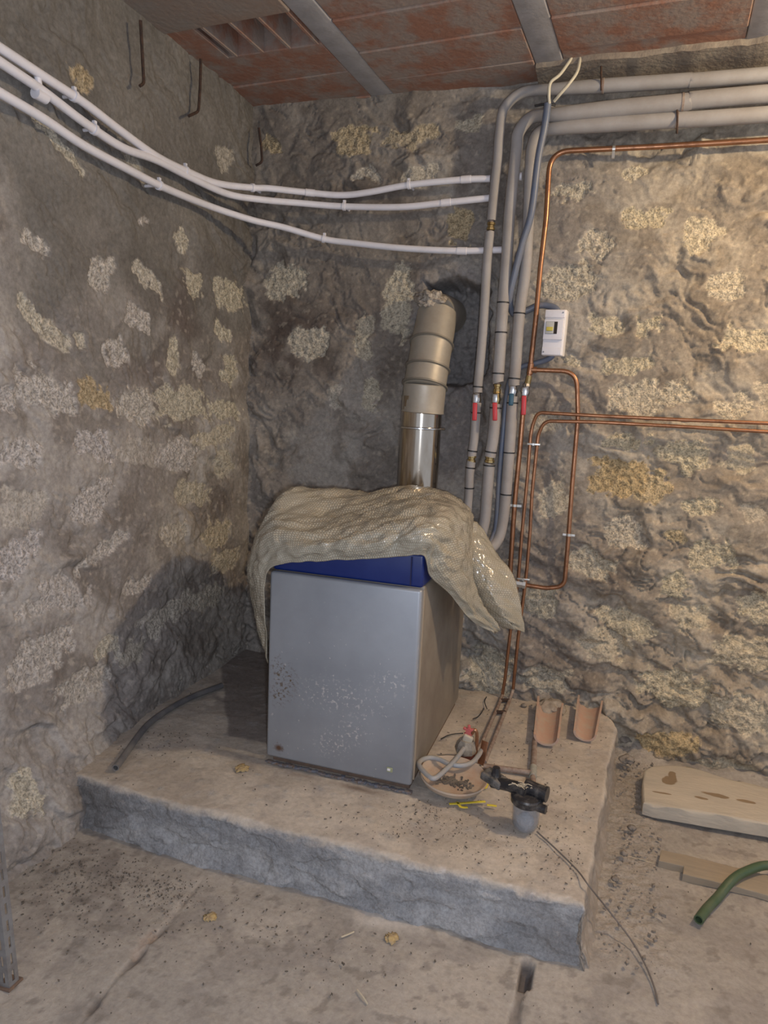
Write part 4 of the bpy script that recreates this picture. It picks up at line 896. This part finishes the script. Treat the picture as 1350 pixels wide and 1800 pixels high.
# ---------------------------------------------------------------- things on the plinth
def tube_on(name, pts, r, z, m, label, cat, hollow=True, seg=16, endz=None):
    P = [onz(p[0], p[1], z + r) for p in pts]
    if endz:
        for i, dz in endz.items(): P[i][2] += dz
    C = cr(P, 8); mb = MB(); mb.tube(C, r, seg, caps=False)
    if hollow: mb.tube(C, r * .72, seg, caps=False)
    n = len(C) * seg
    if hollow:
        for e in (0, len(C) - 1):
            for k in range(seg):
                k2 = (k + 1) % seg; mb.f.append((e * seg + k, e * seg + k2, n + e * seg + k2, n + e * seg + k))
    o = mb.build(name, m); tag(o, label, cat); return o
tube_on('rubber_tube', [(203, 1350), (222, 1324), (240, 1298), (262, 1272), (295, 1248), (340, 1224), (390, 1205)], .0135, ZP + .004, M_tubedk, 'dark grey tube lying on the plinth left of the boiler', 'tube')
tube_on('garden_hose', [(1228, 1617), (1243, 1597), (1262, 1577), (1285, 1557), (1310, 1543), (1350, 1532), (1420, 1535), (1500, 1560)], .0155, 0.012, M_green, 'green hose end arching over the notched board, lower right', 'hose', endz={3: .02, 4: .025, 5: .025, 6: .01})

# terracotta saucer with dirt, propped up
sc0 = onz(797, 1368, ZP + .045)
sau = empty('terracotta_saucer', (sc0[0], sc0[1], ZP), 'round dusty terracotta saucer holding dark dirt, right of the boiler', 'saucer')
Rs = (Matrix.Rotation(math.radians(3), 3, 'X') @ Matrix.Rotation(math.radians(3), 3, 'Y'))
MB().lathe([(0.0, -.004), (.100, -.004), (.112, .002), (.122, .016), (.126, .018), (.1285, .012), (.118, -.006), (.10, -.014), (0.0, -.014)], sc0, 56, Rs).build('dish', mat('dusty_terracotta', (.46, .375, .295), .9, col2=(.42, .29, .21), scale=9, lo=.45, hi=.65, bump=.2), sau)
dm = MB(); rd = random.Random(6)
for i in range(170):
    x_, y_ = rd.gauss(0, .034), rd.gauss(-.02, .016)
    if abs(x_) < .085: dm.box(Vector(sc0) + Rs @ Vector((x_, y_, -.001)), (rd.uniform(.003, .014), rd.uniform(.003, .008), rd.uniform(.002, .006)), Matrix.Rotation(rd.uniform(0, 3), 3, 'Z'))
dm.build('dirt', M_crumb, sau, smooth=False)
lump('prop_stone', Vector((sc0[0], sc0[1], ZP + .014)), (.05, .05, .020), M_rubble, 14, .4, sau, 3)
for pl, lab in (([(846, 1382), (853, 1385), (857, 1377), (860, 1370)], 'yellow strap end sticking out under the saucer rim'),
                ([(790, 1413), (812, 1412), (835, 1410), (853, 1409)], 'yellow plastic strap lying in front of the saucer'),
                ([(856, 1415), (866, 1416), (873, 1417)], 'short yellow strap piece between saucer and black filter'),
                ([(803, 1410), (808, 1416), (812, 1419), (822, 1419)], 'small curled yellow strip in front of the saucer')):
    P = [onz(p[0], p[1], ZP + .008) for p in pl]
    mb = MB(); C = cr(P, 4)
    for a, b in zip(C[:-1], C[1:]): mb.box((a + b) / 2, (.010, .003, np.linalg.norm(b - a) * 1.15), frame(a, b), .0008)
    tag(mb.build('yellow_strap', M_yellow), lab, 'strap')

# oil tap with looped hose
tp0 = onz(818, 1338, ZP)
tap = empty('oil_tap', tp0, 'oil line shut-off tap with red knob and looped grey hose behind the saucer', 'tap')
def tpz(px, py, dy=0.0): return ony(px, py, tp0[1] + dy)
MB().tube([tpz(821, 1342), tpz(821, 1318)], .034, 20).build('copper_band', mat('dark_red_copper', (.13, .035, .02), .45, .3), tap)
MB().tube([tpz(819, 1322), tpz(819, 1316), tpz(820, 1306), tpz(821, 1300)], [.042, .047, .040, .030], 8).build('tap_body', mat('dusty_cast_metal', (.36, .33, .28), .7, .2, col2=(.2, .18, .16), scale=50, bump=.5), tap)
MB().box(tpz(823, 1297), (.04, .035, .03), Matrix.Rotation(.3, 3, 'Y'), .006).build('bonnet', mat('cream_fitting', (.52, .46, .36), .6), tap)
kb = MB(); kc = tpz(824, 1284)
for i in range(5):
    a = i * 2 * math.pi / 5 + .3; kb.box(kc + np.array([math.cos(a) * .013, 0, math.sin(a) * .013]), (.012, .012, .022), Matrix.Rotation(-a + math.pi / 2, 3, 'Y'), .004)
kb.tube([kc - (0, .007, 0), kc + (0, .007, 0)], .012, 12).tube([kc, tpz(823, 1297)], .007, 8).build('red_knob', mat('faded_red_knob', (.55, .13, .12), .6), tap)
MB().tube(cr([onz(818, 1312, .27), onz(800, 1336, .28), onz(781, 1355, .285), onz(764, 1368, .285), onz(752, 1363, .285), onz(737, 1346, .285), onz(740, 1337, .28), onz(755, 1332, .275), onz(772, 1335, .275), onz(790, 1343, .275), onz(812, 1346, .275), onz(830, 1340, .27), onz(841, 1328, .26), onz(846, 1319, .25)], 8), .0095, 12).build('hose', M_hose, tap)
MB().tube(cr([tpz(829, 1290, .0), tpz(834, 1283), tpz(838, 1288), tpz(838, 1305), tpz(836, 1325), tpz(833, 1338)], 6), .007, 8).build('copper_bow', M_cu, tap)
mb = MB(); a, b = tpz(853, 1303, .02), tpz(845, 1344, -.0); mb.box((a + b) / 2, (.030, .006, np.linalg.norm(b - a)), frame(a, b), .002); mb.build('copper_strip', M_cu, tap)

# copper tee lying on the plinth
tj = onz(937, 1359, ZP + .013)
ct = empty('copper_tee_pipe', tj, 'dusty copper tee pipe lying on the plinth between saucer and clay gutter tiles', 'pipe')
MB().tube([onz(850, 1347, ZP + .013), onz(895, 1353, ZP + .013), tj], .0115, 12).build('cross_run', M_cudust, ct)
MB().tube([onz(940, 1300, ZP + .013), tj, onz(936, 1402, ZP + .013)], .0115, 12).build('long_run', M_cudust, ct)
d = (onz(940, 1300, ZP + .013) - tj); d /= np.linalg.norm(d)
MB().tube([tj - d * .03, tj + d * .05], .0145, 12).build('tee_fitting', mat('limed_copper', (.42, .40, .36), .7, .1, col2=(.25, .28, .22), scale=60), ct)

# black filter with clear bowl
fb = onz(921, 1462, ZP); fb[1] += .02
flt = empty('oil_filter', fb, 'black plastic filter head with cloudy clear bowl, at the plinth front', 'filter')
def glass():
    m, N, L, B = newmat('cloudy_clear_plastic')
    B.inputs['Base Color'].default_value = (.46, .49, .54, 1); B.inputs['Roughness'].default_value = .22; B.inputs['Transmission Weight'].default_value = .35; B.inputs['Alpha'].default_value = .55
    nz = N.new('ShaderNodeTexNoise'); nz.inputs['Scale'].default_value = 35; tc = N.new('ShaderNodeTexCoord'); L.new(tc.outputs['Object'], nz.inputs['Vector'])
    r = N.new('ShaderNodeMapRange'); r.inputs['From Min'].default_value = .4; r.inputs['From Max'].default_value = .65; r.inputs['To Min'].default_value = .35; r.inputs['To Max'].default_value = .6
    L.new(nz.outputs['Fac'], r.inputs['Value']); L.new(r.outputs[0], B.inputs['Alpha']); return m
fh = .098
Rf = Matrix.Identity(3)
MB().lathe([(.0, .0), (.024, .0), (.038, .008), (.045, .024), (.047, fh), (.052, fh + .002), (.052, fh + .010), (.044, fh + .010), (.042, .026), (.034, .012), (0, .006)], fb, 40).build('clear_bowl', glass(), flt)
MB().lathe([(0, .012), (.022, .014), (.030, .03), (.026, .045), (.012, .058), (0, .06)], fb, 24).build('sediment', mat('pale_sediment', (.55, .60, .66), .7, col2=(.35, .38, .42), scale=50), flt)
MB().lathe([(.0, fh - .002), (.050, fh - .002), (.055, fh + .004), (.056, fh + .022), (.052, fh + .028), (.044, fh + .030), (.036, fh + .034), (0, fh + .034)], fb, 40).build('filter_head', M_black, flt)
T = Vector(fb) + Vector((0, 0, fh + .045))
MB().tube([T + Vector((-.012, .02, .005)), T + Vector((.060, .0, .000))], .024, 20).tube([T + Vector((.058, 0, 0)), T + Vector((.066, -.002, 0))], .027, 20).build('outlet_port', M_black, flt)
MB().tube([T + Vector((.035, -.03, -.035)), T + Vector((.068, -.038, -.035))], .015, 16).build('drain_knob', M_black, flt)
MB().tube([T + Vector((-.0, .0, -.006)), T + Vector((-.07, .03, -.012)), T + Vector((-.13, .06, -.030))], [.026, .021, .020], 16).build('inlet_port', M_black, flt)
MB().box(T + Vector((-.125, .062, -.016)), (.085, .058, .030), Matrix.Rotation(-.45, 3, 'Z') @ Matrix.Rotation(.15, 3, 'Y'), .006).build('mounting_bracket', M_blackdust, flt)
MB().lathe([(0, .022), (.013, .022), (.016, .0), (.02, -.01)], T + Vector((-.120, .062, .006)), 8).build('bracket_nut', M_black, flt)
wb = MB(); rw = random.Random(9)
for i in range(14):
    a = T + Vector((rw.uniform(-.04, .02), rw.uniform(-.035, .0), .022)); b = a + Vector((rw.uniform(-.03, .03), rw.uniform(-.02, .02), rw.uniform(-.006, .01))); wb.tube([a, (a + b) / 2 + Vector((0, 0, .004)), b], .0013, 5)
tag(wb.build('cobweb', M_straw, flt), 'pale dried fibres')

# wire trailing off the plinth
P = [onz(944, 1462, ZP + .006), onz(980, 1495, ZP + .005), onz(1015, 1530, ZP + .006), onz(1036, 1558, ZP + .010)] + [onz(1068, 1598, .09), onz(1108, 1650, .035), onz(1134, 1695, .02), onz(1150, 1735, .012), onz(1157, 1765, .010)]
tag(MB().tube(cr(P, 8), .0028, 6).build('thin_wire', mat('grey_wire', (.16, .14, .13), .6)), 'long thin dark wire trailing from the black filter down onto the floor', 'wire')
for pl, lab in (([(775, 1299), (787, 1293), (800, 1290), (814, 1289)], 'short black wire beside the red tap knob'), ([(831, 1264), (840, 1260), (847, 1252), (850, 1245)], 'short black wire on the plinth, nearer of two by the copper lines'), ([(856, 1246), (853, 1238), (852, 1232), (855, 1225)], 'short curled black wire on the plinth, close to the back wall')):
    tag(MB().tube(cr([onz(p[0], p[1], ZP + .008) for p in pl], 6), .0025, 6).build('black_wire', M_tie), lab, 'wire')

# half-round clay tiles
def tile(pf, pb, w0, w1, label, seed):
    a = onz(*pf, ZP + .006); b = onz(*pb, ZP + .010); d = b - a; L_ = np.linalg.norm(d); d /= L_; n = np.array([d[1], -d[0], 0]); n /= np.linalg.norm(n)
    v = []; f = []; ns, nt = 14, 20; th = .009; r_ = random.Random(seed)
    for s in range(ns + 1):
        t = s / ns; r0 = w0 + (w1 - w0) * t
        for layer in (0, 1):
            rr = r0 - th * layer
            for k in range(nt + 1):
                an = math.pi * (k / nt); jag = 0
                if s == ns: jag = .03 * math.sin(k * .9 + seed) * (abs(k / nt - .5) * 2) - .015
                if s == ns and k in (0, 1): jag += .02
                c = a + d * (L_ * t + jag)
                v.append(c + n * (-math.cos(an) * rr) + np.array([0, 0, r0 * .80 - math.sin(an) * rr * .80]))
    W2 = (nt + 1)
    for s in range(ns):
        for layer in (0, 1):
            o = (s * 2 + layer) * W2; o2 = ((s + 1) * 2 + layer) * W2
            for k in range(nt): f.append((o + k, o + k + 1, o2 + k + 1, o2 + k))
        for k in (0, nt): f.append(((s * 2) * W2 + k, (s * 2 + 1) * W2 + k, (s * 2 + 3) * W2 + k, (s * 2 + 2) * W2 + k))
    for s in (0, ns):
        for k in range(nt): f.append(((s * 2) * W2 + k, (s * 2) * W2 + k + 1, (s * 2 + 1) * W2 + k + 1, (s * 2 + 1) * W2 + k))
    o = MB().add(v, f).build('gutter_tile', M_terra); tag(o, label, 'tile', None); return a, b, d, n
tile((959, 1311), (966, 1248), .054, .062, 'half-round terracotta tile lying hollow side up, left of the pair', 1)
tile((1027, 1303), (1036, 1246), .050, .060, 'half-round terracotta tile lying hollow side up, right of the pair by plinth edge', 2)
ds = onz(968, 1243, ZP + .018); tag(lump('dust_heap', ds, (.060, .075, .026), mat('pale_dust', (.42, .37, .31), 1, col2=(.32, .28, .24), scale=60, bump=.8), 21, .35), 'small heap of pale rubble dust behind the left terracotta tile', 'rubble', kind='stuff')

# ---------------------------------------------------------------- boards at lower right
def board(name, poly, z0, z1, m, label, cat, seed, bev=.006, n=7):
    """board from a traced outline on its top plane, with rounded rough edges"""
    pts = []
    for i in range(len(poly)):
        a = np.array(poly[i]); b = np.array(poly[(i + 1) % len(poly)]); L_ = np.linalg.norm(b - a); k = max(1, int(L_ / .04))
        for j in range(k): pts.append(a + (b - a) * j / k)
    pts = np.array(pts); pts[:, 0] += .004 * gnoise(pts[:, 0] * 14, pts[:, 1] * 14, seed); pts[:, 1] += .005 * gnoise(pts[:, 0] * 12 + 5, pts[:, 1] * 12, seed + 1)
    bm = bmesh.new(); vv = [bm.verts.new((p[0], p[1], z0)) for p in pts]; fc = bm.faces.new(vv)
    r = bmesh.ops.extrude_face_region(bm, geom=[fc]); up = [e for e in r['geom'] if isinstance(e, bmesh.types.BMVert)]
    for q in up: q.co.z = z1 + .004 * math.sin(q.co.x * 9 + seed) 
    es = [e for e in bm.edges if abs(e.verts[0].co.z - e.verts[1].co.z) < .01 and e.verts[0].co.z > (z0 + z1) / 2]
    bmesh.ops.bevel(bm, geom=es, offset=bev, segments=3, profile=.6, affect='EDGES', clamp_overlap=True)
    bmesh.ops.recalc_face_normals(bm, faces=bm.faces)
    me = bpy.data.meshes.new(name); bm.to_mesh(me); bm.free(); o = link(name, me, m, None, True)
    bm = bmesh.new(); bm.from_mesh(me)
    for e in bm.edges:
        if len(e.link_faces) == 2 and e.calc_face_angle(0) > math.radians(32): e.smooth = False
    bm.to_mesh(me); bm.free(); tag(o, label, cat); return o
def slab_material():
    m = mat('worn_slab', (0.52, 0.465, 0.38), 0.9, col2=(0.42, 0.38, 0.32), scale=3.5, lo=.4, hi=.7, stretch=(1, 3, 3), bump=.6, bscale=26, bdist=.006)
    N, L = m.node_tree.nodes, m.node_tree.links; B = N['Principled BSDF']; src = B.inputs['Base Color'].links[0].from_socket
    tc = N.new('ShaderNodeTexCoord'); c = src
    nz = N.new('ShaderNodeTexNoise'); nz.inputs['Scale'].default_value = 14; L.new(tc.outputs['Object'], nz.inputs['Vector'])
    for (px, py, rx, ry) in ((1176, 1372, .035, .045), (1182, 1363, .02, .05), (1258, 1398, .05, .018), (1310, 1409, .04, .014), (1235, 1404, .03, .01), (1162, 1393, .04, .008)):
        p = onz(px, py, .075)
        d = N.new('ShaderNodeVectorMath'); d.operation = 'SUBTRACT'; L.new(tc.outputs['Object'], d.inputs[0]); d.inputs[1].default_value = tuple(p)
        e = N.new('ShaderNodeVectorMath'); e.operation = 'DIVIDE'; L.new(d.outputs[0], e.inputs[0]); e.inputs[1].default_value = (rx, ry, .1)
        l = N.new('ShaderNodeVectorMath'); l.operation = 'LENGTH'; L.new(e.outputs[0], l.inputs[0])
        a = N.new('ShaderNodeMath'); a.operation = 'MULTIPLY_ADD'; L.new(nz.outputs['Fac'], a.inputs[0]); a.inputs[1].default_value = 1.6; L.new(l.outputs['Value'], a.inputs[2])
        r = N.new('ShaderNodeMapRange'); r.inputs['From Min'].default_value = 1.75; r.inputs['From Max'].default_value = 1.6; L.new(a.outputs[0], r.inputs['Value'])
        x = N.new('ShaderNodeMix'); x.data_type = 'RGBA'; L.new(r.outputs[0], x.inputs[0]); L.new(c, x.inputs[6]); x.inputs[7].default_value = (.25, .18, .11, 1); c = x.outputs[2]
    L.new(c, B.inputs['Base Color']); return m
zt = .075
poly = [tuple(onz(*p, zt)[:2]) for p in [(1131, 1408), (1128, 1375), (1131, 1352), (1145, 1345), (1190, 1345), (1230, 1353), (1280, 1370), (1350, 1384)]]
poly += [(1.55, poly[-1][1] + .02), (1.58, poly[0][1] - .16)] + [tuple(onz(*p, zt)[:2]) for p in [(1350, 1448), (1240, 1430), (1150, 1414)]]
board('stone_slab', poly, .018, zt, slab_material(), 'long pale worn slab with brown flaked patches, lying along the back wall', 'slab', 3, .014)
mo = board('notched_board', [tuple(onz(*p, .028)[:2]) for p in [(1158, 1514), (1162, 1496), (1250, 1513), (1350, 1537), (1450, 1562), (1442, 1604), (1350, 1572), (1270, 1552), (1201, 1538), (1202, 1524)]], .003, .028, M_wood, 'brown wooden board with a notched end lying on the floor', 'board', 5, .003)

# ---------------------------------------------------------------- crumbs, rubble, straws
def crumbs(name, region, n, m, label, z, smin, smax, seed, flat=.45, clusters=None):
    r = random.Random(seed); mb_v = []; mb_f = []
    ico = [(-.5, 0, .85), (.5, 0, .85), (-.5, 0, -.85), (.5, 0, -.85), (0, .85, .5), (0, .85, -.5), (0, -.85, .5), (0, -.85, -.5)]
    tf = [(0, 1, 4), (0, 6, 1), (0, 4, 2), (0, 2, 6), (1, 3, 4), (1, 6, 3), (2, 4, 5), (3, 5, 4), (2, 7, 6), (3, 6, 7), (2, 5, 7), (3, 7, 5)]
    for i in range(n):
        if clusters and r.random() < .75:
            c = r.choice(clusters); x = r.gauss(c[0], c[2]); y = r.gauss(c[1], c[3])
            if not region(x, y): continue
        else:
            for _ in range(30):
                x = r.uniform(-2, 1.0); y = r.uniform(1.15, 3.45)
                if region(x, y): break
            else: continue
        s = smin + (smax - smin) * r.random() ** 3; st = r.uniform(.8, 2.4); a = r.uniform(0, 6.28); n0 = len(mb_v)
        for q in ico:
            X_ = q[0] * st * s * r.uniform(.7, 1.2); Y_ = q[1] * s * r.uniform(.6, 1.1) * .8; Z_ = q[2] * s * flat
            mb_v.append((x + X_ * math.cos(a) - Y_ * math.sin(a), y + X_ * math.sin(a) + Y_ * math.cos(a), z + s * flat * .5 + Z_))
        mb_f += [tuple(k + n0 for k in t) for t in tf]
    o = pydata(name, mb_v, mb_f, m, None, False); tag(o, label, 'debris', kind='stuff'); return o
inboil = lambda x, y: bx0 - .02 < x < bx1 + .02 and y > by0 - .02
top = lambda x, y: -1.88 < x < .03 + (y - 2) * .066 and 2.02 < y < 3.4 and not inboil(x, y)
crumbs('crumbs', top, 1900, M_crumb, 'dark crumbs and flakes scattered over the top of the plinth', ZP + .002, .0010, .0052, 1,
       clusters=[(-.25, 2.2, .18, .10), (-.1, 2.25, .12, .15), (-.05, 2.5, .1, .25), (-.5, 2.15, .25, .07), (-1.65, 2.35, .08, .1), (-.5, 2.25, .1, .08), (-.3, 2.9, .2, .25)])
flr = lambda x, y: (y < 1.93 or x > .12) and x > -1.85 and not (x > .25 and y > 2.85) and y < 3.3
crumbs('crumbs', flr, 2600, M_crumb, 'dark crumbs strewn over the concrete floor, densest at lower left', .003, .0010, .0055, 2,
       clusters=[(-1.55, 1.85, .18, .07), (-1.45, 1.65, .14, .10), (-1.6, 1.75, .1, .08), (-1.3, 1.82, .12, .05), (-.8, 1.8, .3, .1)])
band = lambda x, y: .10 + (y - 2) * .066 < x < .30 + (y - 2) * .03 and 2.0 < y < 3.35
crumbs('rubble', band, 480, M_rubble, 'pale and dark rubble crumbs between the plinth side and the slab', .022, .002, .013, 3, .6)
for i, (px, py, s, z) in enumerate([(1103, 1335, .030, .04), (1098, 1300, .026, .06), (1110, 1455, .016, .03), (1096, 1500, .014, .03), (886, 1240 - 8, .013, ZP), (921, 1240, .014, ZP), (1082, 1545, .013, .03)]):
    labs = ['largest loose stone in the gap right of the plinth', 'loose stone against the back right corner of the plinth', 'small loose stone left of the slab on the floor', 'small loose stone beside the plinth side, level with the notched board',
            'small stone beside the copper lines on the plinth', 'small pale stone between copper lines and left terracotta tile', 'small loose stone near the front right plinth corner']
    tag(lump('loose_stone', onz(px, py, z + s * .4), (s, s * .8, s * .6), M_rubble, 30 + i, .5, None, 3), labs[i], 'stone')
for a, b, lab in (((628, 1740), (646, 1765), 'pale straw on the floor near the bottom edge, upright in view'), ((600, 1647), (622, 1638), 'pale straw on the floor just in front of the plinth'), ((1105, 1505), (1150, 1518), 'thin dark straw on the floor left of the notched board')):
    tag(MB().tube([onz(*a, .006), onz((a[0] + b[0]) / 2 + 1, (a[1] + b[1]) / 2, .009), onz(*b, .006)], .0026 if a[0] < 1000 else .0016, 6).build('straw', M_straw), lab, 'straw')
for (px, py, z, s, lab) in ((425, 1350, ZP, .022, 'flat yellow foam blob on the plinth, left of the boiler foot'), (369, 1612, 0, .016, 'flat yellow foam blob on the floor, left of centre'), (688, 1648, 0, .018, 'flat yellow foam blob at the foot of the plinth front')):
    tag(lump('foam_blob', onz(px, py, z + .002), (s, s * 1.1, .0035), M_foamblob, int(px), .7, None, 4), lab, 'foam')

GROUPS = {'white_conduit': 'white conduits round the left corner', 'insulated_pipe': 'grey insulated heating pipes', 'copper_pipe': 'copper pipes on the back wall', 'corrugated_conduit': 'slate blue electric conduits',
          'cream_cable': 'cream cables under the ceiling', 'rebar_hook': 'rebar hooks high on the left', 'gutter_tile': 'terracotta tiles on the plinth', 'yellow_strap': 'yellow strap scraps by the saucer',
          'black_wire': 'short black wires on the plinth', 'loose_stone': 'loose stones around the plinth', 'straw': 'straws on the floor', 'foam_blob': 'yellow foam blobs', 'pipe_strap': 'straps on the horizontal pipes'}
for o in bpy.data.objects:
    if o.parent is None and 'label' in o.keys() and o.name.split('.')[0] in GROUPS: o['group'] = GROUPS[o.name.split('.')[0]]
